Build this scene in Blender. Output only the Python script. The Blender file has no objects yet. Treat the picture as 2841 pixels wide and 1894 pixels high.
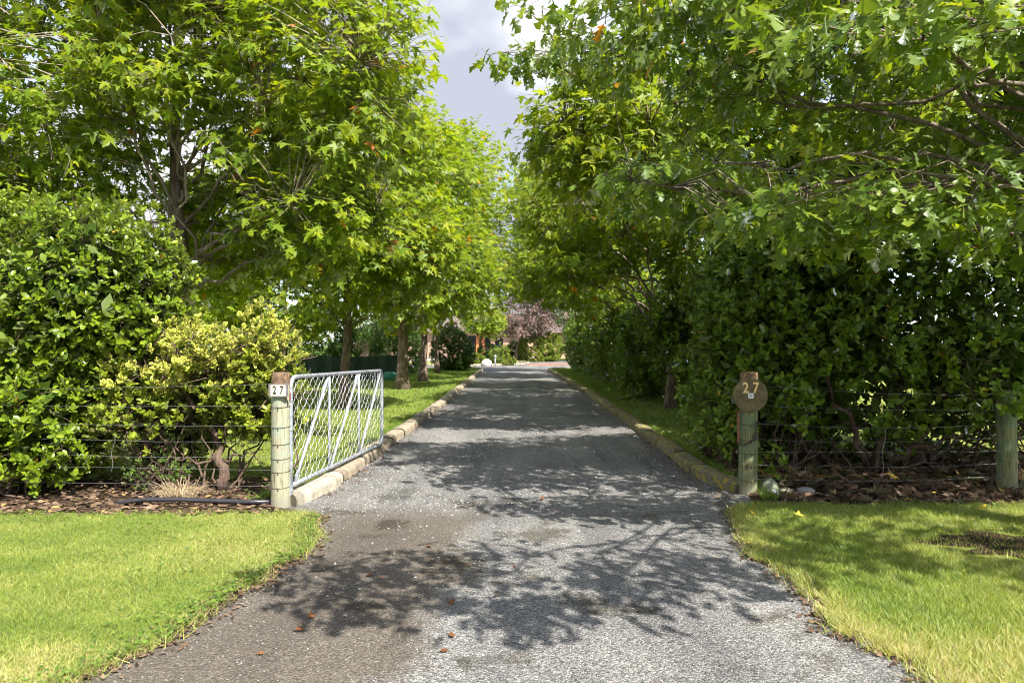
import bpy, math, numpy as np
from mathutils import Vector, Matrix
from mathutils.geometry import tessellate_polygon

sc = bpy.context.scene
# ------------------------------------------------------------------ camera
cam = bpy.data.cameras.new('camera'); camo = bpy.data.objects.new('camera', cam)
sc.collection.objects.link(camo)
CAM = np.array([0.0, 0.0, 1.45])
camo.location = CAM; camo.rotation_euler = (math.radians(90), 0, 0)
cam.lens = 24; cam.sensor_width = 36; cam.shift_y = 0.0028
cam.clip_start = 0.05; cam.clip_end = 2000
sc.camera = camo
# ------------------------------------------------------------------ sky and sun
ELEV = math.radians(49); TS = np.array([0.54, -0.72])
TS = TS/np.linalg.norm(TS)*math.cos(ELEV); TO_SUN = Vector((TS[0], TS[1], math.sin(ELEV)))
w = bpy.data.worlds.new('World'); sc.world = w; w.use_nodes = True
wn, wl = w.node_tree.nodes, w.node_tree.links
sky = wn.new('ShaderNodeTexSky'); sky.sky_type = 'NISHITA'; sky.sun_disc = False
sky.sun_elevation = ELEV; sky.sun_rotation = math.atan2(TO_SUN.x, TO_SUN.y)
bg = wn['Background']; bg.inputs[1].default_value = 0.145
tc = wn.new('ShaderNodeTexCoord')
mp = wn.new('ShaderNodeMapping'); mp.inputs['Scale'].default_value = (1, 1, 1.6); mp.inputs['Location'].default_value = (0.3, 0.1, 0.25)
n1 = wn.new('ShaderNodeTexNoise'); n1.inputs['Scale'].default_value = 2.2; n1.inputs['Detail'].default_value = 7; n1.inputs['Roughness'].default_value = .52
n2 = wn.new('ShaderNodeTexNoise'); n2.inputs['Scale'].default_value = 2.6; n2.inputs['Detail'].default_value = 5
cr = wn.new('ShaderNodeValToRGB'); cr.color_ramp.elements[0].position = .36; cr.color_ramp.elements[1].position = .50
cc = wn.new('ShaderNodeValToRGB'); cc.color_ramp.elements[0].position = .41; cc.color_ramp.elements[1].position = .60
cc.color_ramp.elements[0].color = (1.5, 1.6, 1.92, 1); cc.color_ramp.elements[1].color = (3.3, 3.32, 3.4, 1)
mx = wn.new('ShaderNodeMixRGB')
wl.new(tc.outputs['Generated'], mp.inputs[0]); wl.new(mp.outputs[0], n1.inputs['Vector']); wl.new(mp.outputs[0], n2.inputs['Vector'])
wl.new(n1.outputs[0], cr.inputs[0]); wl.new(n2.outputs[0], cc.inputs[0])
wl.new(cr.outputs[0], mx.inputs[0]); wl.new(sky.outputs[0], mx.inputs[1]); wl.new(cc.outputs[0], mx.inputs[2])
wl.new(mx.outputs[0], bg.inputs[0])
sun = bpy.data.lights.new('sun', 'SUN'); sun.energy = 4.5; sun.angle = math.radians(0.53); sun.color = (1.0, 0.94, 0.84)
suno = bpy.data.objects.new('sun', sun); sc.collection.objects.link(suno)
suno.rotation_euler = TO_SUN.to_track_quat('Z', 'Y').to_euler(); suno.location = (8, -8, 14)
# ------------------------------------------------------------------ exposure and renderer
sc.view_settings.view_transform = 'Standard'; sc.view_settings.look = 'None'
sc.view_settings.exposure = 1.55; sc.view_settings.gamma = 1; sc.view_settings.use_curve_mapping = False
sc.render.engine = 'CYCLES'
cy = sc.cycles
cy.max_bounces = 4; cy.diffuse_bounces = 3; cy.glossy_bounces = 1; cy.transmission_bounces = 4; cy.transparent_max_bounces = 4
cy.use_denoising = True; cy.use_adaptive_sampling = True; cy.adaptive_threshold = .04
try: cy.denoiser = 'OPENIMAGEDENOISE'
except Exception: pass
cy.caustics_reflective = False; cy.caustics_refractive = False
cy.sample_clamp_indirect = 6; cy.filter_width = 1.05

rng = np.random.default_rng(27)
U = rng.uniform
COL = sc.collection

# ================================================================== helpers
def norm(v): return v/np.maximum(np.linalg.norm(v, axis=-1, keepdims=True), 1e-9)
def setp(o, label=None, cat=None, group=None, kind=None):
    if label: o['label'] = label
    if cat: o['category'] = cat
    if group: o['group'] = group
    if kind: o['kind'] = kind
    return o
def empty(name, loc, label=None, cat=None, group=None, kind=None):
    o = bpy.data.objects.new(name, None); COL.objects.link(o); o.location = loc; o.empty_display_size = .2
    return setp(o, label, cat, group, kind)
def link(name, me, parent=None, loc=None):
    o = bpy.data.objects.new(name, me); COL.objects.link(o)
    if parent is not None: o.parent = parent
    if loc is not None: o.location = loc
    return o
def mesh(name, V, F, mat, smooth=False, attrs=None):
    """V (n,3); F: list of (m,k) int arrays"""
    me = bpy.data.meshes.new(name)
    V = np.asarray(V, np.float32); F = [np.asarray(f, np.int32) for f in (F if isinstance(F, list) else [F])]
    F = [f for f in F if len(f)]
    me.vertices.add(len(V)); me.vertices.foreach_set('co', V.ravel())
    tot = sum(f.size for f in F); npoly = sum(len(f) for f in F)
    me.loops.add(tot); me.loops.foreach_set('vertex_index', np.concatenate([f.ravel() for f in F]))
    me.polygons.add(npoly)
    sizes = np.concatenate([np.full(len(f), f.shape[1], np.int32) for f in F])
    starts = np.concatenate([[0], np.cumsum(sizes)[:-1]]).astype(np.int32)
    me.polygons.foreach_set('loop_start', starts)
    me.polygons.foreach_set('use_smooth', np.full(npoly, smooth))
    for k, v in (attrs or {}).items():
        a = me.attributes.new(k, 'FLOAT', 'POINT'); a.data.foreach_set('value', np.asarray(v, np.float32))
    if mat: me.materials.append(mat)
    me.update(calc_edges=True); me.validate()
    return me
class MB:
    def __init__(s): s.V = []; s.F = {}; s.n = 0; s.A = {}
    def add(s, V, F, **at):
        V = np.asarray(V, float).reshape(-1, 3); F = np.asarray(F, int)
        s.V.append(V); s.F.setdefault(F.shape[1], []).append(F+s.n)
        for k, v in at.items(): s.A.setdefault(k, []).append(np.broadcast_to(v, len(V)))
        s.n += len(V)
    def tube(s, P, R, sides=6, cap=True, jit=0):
        P = np.asarray(P, float); n = len(P); R = np.broadcast_to(np.asarray(R, float), n)
        T = norm(np.gradient(P, axis=0)); ref = np.array([0, 0, 1.]) if abs(T[0][2]) < .9 else np.array([1., 0, 0])
        A = norm(np.cross(T, ref)); B = np.cross(T, A)
        th = np.arange(sides)*2*np.pi/sides
        rr = R[:, None]*(1+(U(-jit, jit, (n, sides)) if jit else 0))
        V = P[:, None]+(np.cos(th)[None, :, None]*A[:, None]+np.sin(th)[None, :, None]*B[:, None])*rr[..., None]
        i = np.arange(n-1)[:, None]*sides; j = np.arange(sides)[None]; k = (j+1) % sides
        F = np.stack([i+j, i+k, i+sides+k, i+sides+j], -1).reshape(-1, 4)
        s.add(V, F)
        if cap and sides > 3:
            s.F.setdefault(sides, []).append(np.array([np.arange(sides)[::-1]])+s.n-n*sides)
            s.F[sides].append(np.array([np.arange(sides)])+s.n-sides)
    def box(s, c, h, rz=0):
        c = np.array(c, float); h = np.array(h, float)
        V = np.array([[x, y, z] for x in (-1, 1) for y in (-1, 1) for z in (-1, 1)])*h
        ca, sa = math.cos(rz), math.sin(rz)
        V = np.stack([V[:, 0]*ca-V[:, 1]*sa, V[:, 0]*sa+V[:, 1]*ca, V[:, 2]], 1)+c
        s.add(V, [[0, 1, 3, 2], [4, 6, 7, 5], [0, 4, 5, 1], [2, 3, 7, 6], [0, 2, 6, 4], [1, 5, 7, 3]])
    def build(s, name, mat, parent=None, smooth=False, off=None):
        V = np.concatenate(s.V)
        if parent is not None: V = V-np.array(parent_loc(parent))
        return link(name, mesh(name, V, [np.concatenate(f) for f in s.F.values()], mat, smooth, {k: np.concatenate(v) for k, v in s.A.items()}), parent)
def parent_loc(p):
    l = np.array(p.location[:])
    return l+(parent_loc(p.parent) if p.parent else 0)
# lattice value noise
def vnoise(P, scale=1.0, seed=0):
    P = np.asarray(P, float)*scale+seed*17.31+1000.
    I = np.floor(P).astype(np.int64); f = P-I; f = f*f*(3-2*f); out = 0
    for dx in (0, 1):
        for dy in (0, 1):
            for dz in (0, 1):
                h = (I[..., 0]+dx)*374761393+(I[..., 1]+dy)*668265263+(I[..., 2]+dz)*2147483647+seed*9176
                h = (h ^ (h >> 13))*1274126177; h = (h ^ (h >> 16)) & 0xffffff
                wgt = (f[..., 0] if dx else 1-f[..., 0])*(f[..., 1] if dy else 1-f[..., 1])*(f[..., 2] if dz else 1-f[..., 2])
                out = out+wgt*h/0xffffff
    return out
def vn2(x, y, scale=1.0, seed=0): return vnoise(np.stack([x, y, np.zeros_like(x)+.37], -1), scale, seed)

# ================================================================== materials
def new_mat(name):
    m = bpy.data.materials.new(name); m.use_nodes = True
    nt = m.node_tree; return m, nt.nodes, nt.links, nt.nodes['Principled BSDF']
def ramp(nodes, stops):
    r = nodes.new('ShaderNodeValToRGB'); e = r.color_ramp.elements
    while len(e) < len(stops): e.new(.5)
    for k, (p, c) in enumerate(stops): e[k].position = p; e[k].color = (*c, 1)
    return r
def noise(nodes, links, scale, detail=4, rough=.55, vec=None, dist=0):
    n = nodes.new('ShaderNodeTexNoise'); n.inputs['Scale'].default_value = scale; n.inputs['Detail'].default_value = detail
    n.inputs['Roughness'].default_value = rough; n.inputs['Distortion'].default_value = dist
    if vec is not None: links.new(vec, n.inputs['Vector'])
    return n
def mixc(nodes, links, fac, a, b, mode='MIX'):
    m = nodes.new('ShaderNodeMixRGB'); m.blend_type = mode
    for k, v in ((0, fac), (1, a), (2, b)):
        if hasattr(v, 'links') or hasattr(v, 'is_linked'): links.new(v, m.inputs[k])
        elif k == 0: m.inputs[0].default_value = v
        else: m.inputs[k].default_value = (*v, 1)
    return m.outputs[0]
def bump(nodes, links, h, p, strength, dist):
    b = nodes.new('ShaderNodeBump'); b.inputs['Strength'].default_value = strength; b.inputs['Distance'].default_value = dist
    links.new(h, b.inputs['Height']); links.new(b.outputs[0], p.inputs['Normal']); return b
def leaf_mat(name, stops, trans, tfac=.4, rough=.4, edge=None, spec=.5):
    m, n, l, p = new_mat(name)
    a = n.new('ShaderNodeAttribute'); a.attribute_name = 'rnd'
    r = ramp(n, stops); l.new(a.outputs['Fac'], r.inputs[0]); col = r.outputs[0]
    geo = n.new('ShaderNodeNewGeometry')
    tcol = mixc(n, l, 1, col, trans, 'MULTIPLY')
    if edge:
        e = n.new('ShaderNodeAttribute'); e.attribute_name = 'edge'
        er = ramp(n, [(.50, (0, 0, 0)), (.62, (1, 1, 1))]); l.new(e.outputs['Fac'], er.inputs[0])
        g = n.new('ShaderNodeAttribute'); g.attribute_name = 'gold'
        mm = n.new('ShaderNodeMath'); mm.operation = 'MULTIPLY'; l.new(er.outputs[0], mm.inputs[0]); l.new(g.outputs['Fac'], mm.inputs[1])
        col = mixc(n, l, mm.outputs[0], col, edge); tcol = mixc(n, l, mm.outputs[0], tcol, edge)
    bf = mixc(n, l, geo.outputs['Backfacing'], col, mixc(n, l, .35, col, (.25, .30, .12)))
    n.remove(p); df = n.new('ShaderNodeBsdfDiffuse'); l.new(bf, df.inputs[0])
    t = n.new('ShaderNodeBsdfTranslucent'); l.new(tcol, t.inputs[0])
    ms = n.new('ShaderNodeMixShader'); ms.inputs[0].default_value = tfac
    l.new(df.outputs[0], ms.inputs[1]); l.new(t.outputs[0], ms.inputs[2])
    gl = n.new('ShaderNodeBsdfGlossy'); gl.inputs['Roughness'].default_value = rough; gl.inputs[0].default_value = (.95, .97, 1, 1)
    lw = n.new('ShaderNodeFresnel'); lw.inputs[0].default_value = 1.40; mq = n.new('ShaderNodeMath'); mq.operation = 'MULTIPLY'; mq.inputs[1].default_value = spec; l.new(lw.outputs[0], mq.inputs[0])
    m2 = n.new('ShaderNodeMixShader'); l.new(mq.outputs[0], m2.inputs[0]); l.new(ms.outputs[0], m2.inputs[1]); l.new(gl.outputs[0], m2.inputs[2])
    l.new(m2.outputs[0], n['Material Output'].inputs[0])
    return m
def bark_mat(name, c1, c2, c3, scale=14):
    m, n, l, p = new_mat(name)
    t = n.new('ShaderNodeTexCoord'); mpn = n.new('ShaderNodeMapping'); mpn.inputs['Scale'].default_value = (1, 1, .35); l.new(t.outputs['Object'], mpn.inputs[0])
    a = noise(n, l, scale, 6, .65, mpn.outputs[0]); r = ramp(n, [(.32, c1), (.52, c2), (.7, c3)]); l.new(a.outputs[0], r.inputs[0])
    l.new(r.outputs[0], p.inputs['Base Color']); p.inputs['Roughness'].default_value = .9
    b = noise(n, l, scale*3, 5, .7, mpn.outputs[0]); bump(n, l, b.outputs[0], p, .8, .02)
    return m
def plain(name, col, rough=.6, metal=0, var=.25, scale=20, bmp=.15):
    m, n, l, p = new_mat(name)
    t = n.new('ShaderNodeTexCoord'); a = noise(n, l, scale, 5, .6, t.outputs['Object'])
    lo = tuple(c*(1-var) for c in col); hi = tuple(min(1, c*(1+var)) for c in col)
    r = ramp(n, [(.3, lo), (.7, hi)]); l.new(a.outputs[0], r.inputs[0]); l.new(r.outputs[0], p.inputs['Base Color'])
    p.inputs['Roughness'].default_value = rough; p.inputs['Metallic'].default_value = metal
    if bmp: bump(n, l, a.outputs[0], p, bmp, .01)
    return m

M = {}
M['plane'] = leaf_mat('plane_leaf', [(0, (.068, .128, .012)), (.4, (.142, .215, .014)), (.75, (.235, .292, .017)), (.975, (.36, .36, .028)), (1, (.42, .15, .03))], (2.3, 2.15, .4), .50, .42, spec=.32)
M['oak'] = leaf_mat('oak_leaf', [(0, (.065, .128, .018)), (.5, (.13, .208, .020)), (.85, (.22, .285, .024)), (.975, (.37, .34, .03)), (1, (.40, .18, .03))], (2.3, 2.05, .4), .48, .40, spec=.45)
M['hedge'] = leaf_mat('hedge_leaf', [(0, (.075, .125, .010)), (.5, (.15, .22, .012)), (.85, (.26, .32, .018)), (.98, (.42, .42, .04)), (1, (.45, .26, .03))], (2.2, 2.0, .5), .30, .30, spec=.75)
M['hedge_shaded'] = leaf_mat('shaded_hedge_leaf', [(0, (.06, .115, .014)), (.6, (.125, .20, .018)), (.95, (.21, .285, .024)), (1, (.40, .22, .03))], (2.2, 2.1, .5), .28, .25, spec=.6)  # same leaf as the left hedge, its shade put into darker greens
M['gold'] = leaf_mat('variegated_leaf', [(0, (.11, .16, .014)), (.6, (.20, .25, .02)), (1, (.34, .36, .05))], (1.6, 1.6, .7), .28, .33, edge=(.60, .57, .12), spec=.4)
M['inner'] = leaf_mat('shaded_inner_leaf', [(0, (.035, .065, .010)), (1, (.085, .14, .016))], (2, 2, .5), .3, .6, spec=.05)  # interior shade of a bush put into the colour: darker, matt leaves
M['shrub'] = leaf_mat('shrub_leaf', [(0, (.03, .065, .014)), (.6, (.055, .105, .02)), (1, (.10, .16, .03))], (2, 2, .7), .32, .45, spec=.2)
M['lime'] = leaf_mat('lime_leaf', [(0, (.09, .14, .015)), (.6, (.16, .22, .025)), (1, (.26, .28, .03))], (1.8, 1.8, .6), .3, .45, spec=.25)
M['copper'] = leaf_mat('copper_leaf', [(0, (.10, .075, .07)), (.4, (.20, .13, .115)), (.75, (.27, .19, .18)), (1, (.20, .21, .15))], (1.3, 1.2, 1.1), .3, .4, spec=.35)
M['clover'] = leaf_mat('clover_leaf', [(0, (.05, .11, .012)), (1, (.14, .22, .025))], (1.6, 1.7, .7), .3, .5)
M['grass'] = leaf_mat('grass_blade', [(0, (.085, .165, .018)), (.35, (.17, .245, .035)), (.65, (.31, .345, .085)), (.88, (.46, .43, .18)), (1, (.50, .42, .24))], (1.7, 1.7, .6), .35, .55, spec=.10)
M['litter'] = leaf_mat('dry_leaf', [(0, (.040, .027, .020)), (.35, (.085, .055, .038)), (.7, (.16, .105, .07)), (.93, (.25, .175, .12)), (1, (.42, .30, .03))], (1.2, 1.1, .9), .12, .75, spec=.06)
M['yellowleaf'] = leaf_mat('yellow_leaf', [(0, (.50, .36, .03)), (1, (.58, .45, .05))], (1.2, 1.1, .9), .2, .5, spec=.3)
M['brownleaf'] = leaf_mat('brown_leaf', [(0, (.13, .055, .025)), (1, (.22, .09, .035))], (1.2, 1.1, .9), .12, .6, spec=.15)
M['bark'] = bark_mat('plane_bark', (.07, .05, .038), (.16, .115, .085), (.30, .245, .185))
M['twig'] = bark_mat('twig_bark', (.075, .055, .04), (.17, .135, .10), (.34, .29, .23), 25)
M['paletwig'] = bark_mat('pale_limb_bark', (.12, .09, .065), (.26, .215, .16), (.40, .35, .27), 25)
M['stem'] = bark_mat('stem_bark', (.05, .032, .025), (.12, .078, .055), (.20, .14, .10), 30)
M['galv'] = plain('galvanised_steel', (.40, .435, .50), .42, .5, .22, 22, .05)
M['wire'] = plain('netting_wire', (.62, .63, .66), .45, .35, .12, 9, 0)
M['fwire'] = plain('fence_wire', (.20, .205, .215), .5, .5, .2, 9, 0)
M['rust'] = plain('rusty_iron', (.22, .085, .05), .8, .2, .45, 60, .3)
M['chain'] = plain('old_chain', (.09, .065, .055), .7, .5, .4, 60, .2)
M['pipe'] = plain('black_pipe', (.028, .028, .034), .38, 0, .25, 30, .05)
M['black'] = plain('black_paint', (.012, .012, .012), .5, 0, .2, 30, 0)
M['cream'] = plain('cream_enamel', (.78, .74, .55), .4, 0, .06, 30, 0)
M['plategrey'] = plain('plate_backing', (.15, .13, .15), .6, 0, .3, 30, .1)
M['goldnum'] = plain('gold_numeral', (.78, .54, .26), .5, .05, .2, 60, .1)
M['whitetag'] = plain('white_washer', (.72, .72, .76), .45, .1, .08, 30, 0)

def post_mat(name, base, greens):
    m, n, l, p = new_mat(name)
    t = n.new('ShaderNodeTexCoord'); mpn = n.new('ShaderNodeMapping'); mpn.inputs['Scale'].default_value = (1, 1, .10); l.new(t.outputs['Object'], mpn.inputs[0])
    a = noise(n, l, 38, 7, .7, mpn.outputs[0], .6); r = ramp(n, [(.34, tuple(c*.30 for c in base)), (.45, base), (.68, tuple(c*1.5 for c in base))]); l.new(a.outputs[0], r.inputs[0])
    b = noise(n, l, 5, 3, .6, t.outputs['Object']); br = ramp(n, [(.42, (0, 0, 0)), (.62, (1, 1, 1))]); l.new(b.outputs[0], br.inputs[0])
    col = mixc(n, l, br.outputs[0], r.outputs[0], mixc(n, l, .55, r.outputs[0], greens))
    # lichen cap near the top, damp grey foot
    sx = n.new('ShaderNodeSeparateXYZ'); l.new(t.outputs['Object'], sx.inputs[0])
    c = noise(n, l, 26, 5, .65, t.outputs['Object'])
    ad = n.new('ShaderNodeMath'); ad.operation = 'MULTIPLY_ADD'; ad.inputs[1].default_value = .22; l.new(c.outputs[0], ad.inputs[0]); l.new(sx.outputs[2], ad.inputs[2])
    tr = ramp(n, [(1.175/1.5, (0, 0, 0)), (1.20/1.5, (1, 1, 1))]);
    dv = n.new('ShaderNodeMath'); dv.operation = 'DIVIDE'; dv.inputs[1].default_value = 1.5; l.new(ad.outputs[0], dv.inputs[0]); l.new(dv.outputs[0], tr.inputs[0])
    lc = ramp(n, [(.42, (.10, .062, .04)), (.58, (.17, .11, .07)), (.66, (.42, .21, .04))]); l.new(c.outputs[0], lc.inputs[0])
    col = mixc(n, l, tr.outputs[0], col, lc.outputs[0])
    fr = ramp(n, [(.10, (1, 1, 1)), (.24, (0, 0, 0))]); l.new(dv.outputs[0], fr.inputs[0])
    col = mixc(n, l, fr.outputs[0], col, mixc(n, l, .5, col, (.20, .18, .13)))
    l.new(col, p.inputs['Base Color']); p.inputs['Roughness'].default_value = .85
    bump(n, l, a.outputs[0], p, 1., .010)
    return m
M['post'] = post_mat('weathered_post', (.27, .255, .175), (.23, .30, .25))
M['postg'] = post_mat('mossy_green_post', (.17, .17, .075), (.07, .16, .10))
M['disc'] = plain('weathered_disc', (.135, .105, .055), .9, 0, .55, 9, .3)
def concrete_mat(name, base, lich, lo, hi):
    m, n, l, p = new_mat(name)
    g = n.new('ShaderNodeNewGeometry'); a = noise(n, l, 9, 8, .7, g.outputs['Position'])
    r = ramp(n, [(.28, tuple(c*.42 for c in base)), (.5, base), (.74, tuple(min(1, c*1.5) for c in base))]); l.new(a.outputs[0], r.inputs[0])
    b = noise(n, l, 13, 7, .7, g.outputs['Position']); br = ramp(n, [(lo, (0, 0, 0)), (hi, (1, 1, 1))]); l.new(b.outputs[0], br.inputs[0])
    col = mixc(n, l, br.outputs[0], r.outputs[0], lich)
    l.new(col, p.inputs['Base Color']); p.inputs['Roughness'].default_value = .9
    f = noise(n, l, 38, 9, .75, g.outputs['Position']); bump(n, l, f.outputs[0], p, 1., .03)
    return m
M['kerb'] = concrete_mat('kerb_concrete', (.34, .285, .21), (.40, .30, .05), .60, .66)
M['kerbm'] = concrete_mat('mossy_kerb_concrete', (.17, .16, .105), (.34, .26, .03), .50, .57)
M['kerbw'] = concrete_mat('pale_kerb_concrete', (.44, .40, .32), (.20, .16, .09), .58, .68)

def drive_mat():
    m, n, l, p = new_mat('chip_gravel')
    g = n.new('ShaderNodeNewGeometry'); pos = g.outputs['Position']
    v = n.new('ShaderNodeTexVoronoi'); v.inputs['Scale'].default_value = 130; l.new(pos, v.inputs['Vector'])
    v2 = n.new('ShaderNodeTexVoronoi'); v2.inputs['Scale'].default_value = 85; l.new(pos, v2.inputs['Vector'])
    sx = n.new('ShaderNodeSeparateColor'); l.new(v.outputs['Color'], sx.inputs[0])
    sx2 = n.new('ShaderNodeSeparateColor'); l.new(v2.outputs['Color'], sx2.inputs[0])
    r = ramp(n, [(0, (.075, .074, .074)), (.35, (.15, .149, .148)), (.75, (.235, .231, .226)), (1, (.37, .363, .35))]); l.new(sx.outputs[0], r.inputs[0])
    r2 = ramp(n, [(0, (.7, .7, .7)), (1, (1.1, 1.1, 1.1))]); l.new(sx2.outputs[1], r2.inputs[0])
    col = mixc(n, l, 1, r.outputs[0], r2.outputs[0], 'MULTIPLY')
    # broad wear
    a = noise(n, l, .9, 6, .6, pos, .4); ar = ramp(n, [(.3, (.70, .70, .72)), (.5, (.95, .95, .95)), (.7, (1.15, 1.14, 1.12))]); l.new(a.outputs[0], ar.inputs[0])
    col = mixc(n, l, 1, col, ar.outputs[0], 'MULTIPLY')
    mt = n.new('ShaderNodeMapping'); mt.inputs['Scale'].default_value = (1.5, .10, 1); l.new(pos, mt.inputs[0])
    tk = noise(n, l, 1.6, 6, .6, mt.outputs[0]); tkr = ramp(n, [(.36, (.74, .74, .76)), (.6, (1.12, 1.12, 1.1))]); l.new(tk.outputs[0], tkr.inputs[0])
    col = mixc(n, l, 1, col, tkr.outputs[0], 'MULTIPLY')
    # brown silt washed over the left side in front of the gate, with an uneven edge
    xy = n.new('ShaderNodeSeparateXYZ'); l.new(pos, xy.inputs[0])
    wn_ = noise(n, l, 1.6, 9, .72, pos)
    def math_(op, a_, b_=None, c_=None):
        q = n.new('ShaderNodeMath'); q.operation = op
        for k, x in enumerate((a_, b_, c_)):
            if x is None: continue
            if isinstance(x, (int, float)): q.inputs[k].default_value = x
            else: l.new(x, q.inputs[k])
        return q.outputs[0]
    wob = math_('MULTIPLY_ADD', wn_.outputs[0], 1.3, -.65)
    d1 = math_('SUBTRACT', math_('MULTIPLY', math_('SUBTRACT', xy.outputs[1], 2.9), .10), math_('ADD', xy.outputs[0], .42))   # left of a line
    d1 = math_('ADD', d1, wob)
    s1 = n.new('ShaderNodeMapRange'); s1.inputs[1].default_value = -.05; s1.inputs[2].default_value = .20; l.new(d1, s1.inputs[0])
    s2 = n.new('ShaderNodeMapRange'); s2.inputs[1].default_value = 6.3; s2.inputs[2].default_value = 5.6; l.new(math_('ADD', xy.outputs[1], wob), s2.inputs[0])
    st = math_('MULTIPLY', s1.outputs[0], s2.outputs[0])
    silt = mixc(n, l, .52, mixc(n, l, 1, col, (.55, .46, .36), 'MULTIPLY'), (.085, .066, .046))
    col = mixc(n, l, math_('MULTIPLY', st, .80), col, silt)
    # darker damp blotches
    bl = noise(n, l, 1.5, 8, .65, pos); blr = ramp(n, [(.54, (1, 1, 1)), (.61, (.48, .46, .40))]); l.new(bl.outputs[0], blr.inputs[0])
    nearm = n.new('ShaderNodeMapRange'); nearm.inputs[1].default_value = 8; nearm.inputs[2].default_value = 6; l.new(xy.outputs[1], nearm.inputs[0])
    col = mixc(n, l, nearm.outputs[0], col, mixc(n, l, 1, col, blr.outputs[0], 'MULTIPLY'))
    l.new(col, p.inputs['Base Color']); p.inputs['Roughness'].default_value = .85; p.inputs['Specular IOR Level'].default_value = .3
    hh = math_('ADD', v.outputs['Distance'], math_('MULTIPLY', v2.outputs['Distance'], 1.2))
    b = n.new('ShaderNodeBump'); b.inputs['Strength'].default_value = .8; b.inputs['Distance'].default_value = .007; b.invert = True
    l.new(hh, b.inputs['Height']); l.new(b.outputs[0], p.inputs['Normal'])
    return m
M['drive'] = drive_mat()
def soil_mat(name, stops, sc1=6, sc2=60):
    m, n, l, p = new_mat(name); g = n.new('ShaderNodeNewGeometry')
    a = noise(n, l, sc1, 6, .65, g.outputs['Position']); b = noise(n, l, sc2, 5, .7, g.outputs['Position'])
    r = ramp(n, stops); l.new(b.outputs[0], r.inputs[0]); ra = ramp(n, [(.3, (.6, .6, .6)), (.7, (1.3, 1.3, 1.3))]); l.new(a.outputs[0], ra.inputs[0])
    l.new(mixc(n, l, 1, r.outputs[0], ra.outputs[0], 'MULTIPLY'), p.inputs['Base Color']); p.inputs['Roughness'].default_value = 1
    p.inputs['Specular IOR Level'].default_value = .1
    bump(n, l, b.outputs[0], p, 1, .03); return m
M['mulch'] = soil_mat('bark_mulch', [(.3, (.028, .018, .013)), (.5, (.075, .048, .033)), (.7, (.19, .135, .095))], 5, 55)
M['earth'] = soil_mat('bare_earth', [(.3, (.022, .014, .010)), (.6, (.055, .034, .022)), (.8, (.11, .07, .045))], 4, 40)
M['turf'] = soil_mat('turf_base', [(.3, (.10, .14, .018)), (.5, (.19, .23, .045)), (.7, (.29, .29, .10))], 2.2, 40)
M['field'] = soil_mat('far_field', [(.3, (.05, .09, .015)), (.6, (.10, .14, .025)), (.8, (.16, .17, .05))], .3, 6)
M['stone'] = plain('gravel_stone', (.34, .335, .325), .8, 0, .5, 45, 0)
def stone_mat():
    m, n, l, p = new_mat('loose_stone'); a = n.new('ShaderNodeAttribute'); a.attribute_name = 'rnd'
    r = ramp(n, [(0, (.07, .07, .075)), (.4, (.20, .197, .19)), (.8, (.32, .315, .30)), (1, (.50, .485, .46))]); l.new(a.outputs['Fac'], r.inputs[0])
    l.new(r.outputs[0], p.inputs['Base Color']); p.inputs['Roughness'].default_value = .8; return m
M['loose'] = stone_mat()

# ================================================================== leaf templates
def template(half, mid, curl=.25, fold=.18, seed=0, wav=.03):
    """half: outline of the right half, base to tip, ending on the midrib; mid: y of inner midrib points"""
    rg = np.random.default_rng(seed)
    half = [tuple(p) for p in half]; inner = [(0., y) for y in sorted(mid, reverse=True)]
    poly = half+inner; tri = tessellate_polygon([[Vector((x, y, 0)) for x, y in poly]])
    P = np.array(poly); E = np.array([1.]*len(half)+[0.]*len(inner)); E[0] = .45; E[len(half)-1] = 1.
    right = np.array([list(t) for t in tri]); idx = {}
    L = []; Emap = list(E); V = [list(p) for p in P]
    mapL = []
    for k, (x, y) in enumerate(poly):
        if abs(x) < 1e-6: mapL.append(k)
        else: mapL.append(len(V)); V.append([-x*rg.uniform(.88, 1.1), y*rg.uniform(.97, 1.03)]); Emap.append(E[k])
    left = np.array([[mapL[a] for a in t] for t in right])
    V = np.array(V)
    def orient(T, V):
        a, b, c = V[T[:, 0]], V[T[:, 1]], V[T[:, 2]]
        s = (b[:, 0]-a[:, 0])*(c[:, 1]-a[:, 1])-(b[:, 1]-a[:, 1])*(c[:, 0]-a[:, 0])
        T = T.copy(); T[s < 0] = T[s < 0][:, ::-1]; return T
    T = np.concatenate([orient(right, V), orient(left, V)])
    z = fold*np.abs(V[:, 0])-curl*(V[:, 0]**2*.8+V[:, 1]**2*.7)+rg.normal(0, wav, len(V))*(np.array(Emap) > .5)
    return np.column_stack([V, z]), T, np.array(Emap)
PLANE_HI = [(0, .04), (.17, -.05), (.47, .0), (.34, .12), (.22, .21), (.50, .31), (.70, .52), (.47, .48), (.32, .52), (.14, .44), (.24, .63), (.13, .74), (0, 1.04)]
PLANE_LO = [(0, .04), (.48, .0), (.22, .21), (.68, .52), (.15, .45), (.20, .66), (0, 1.03)]
PLANE_XL = [(0, 0), (.42, .08), (.62, .52), (.16, .45), (0, 1.0)]
OAK_HI = [(0, 0), (.05, .14), (.34, .30), (.17, .29), (.07, .34), (.09, .43), (.27, .48), (.46, .69), (.25, .66), (.09, .60), (.11, .72), (.30, .94), (.06, .88), (0, 1.02)]
OAK_LO = [(0, 0), (.06, .14), (.33, .31), (.08, .38), (.46, .69), (.10, .64), (.29, .93), (0, 1.02)]
ELL_HI = [(0, 0), (.12, .10), (.25, .30), (.30, .55), (.23, .80), (.10, .95), (0, 1)]
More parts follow.
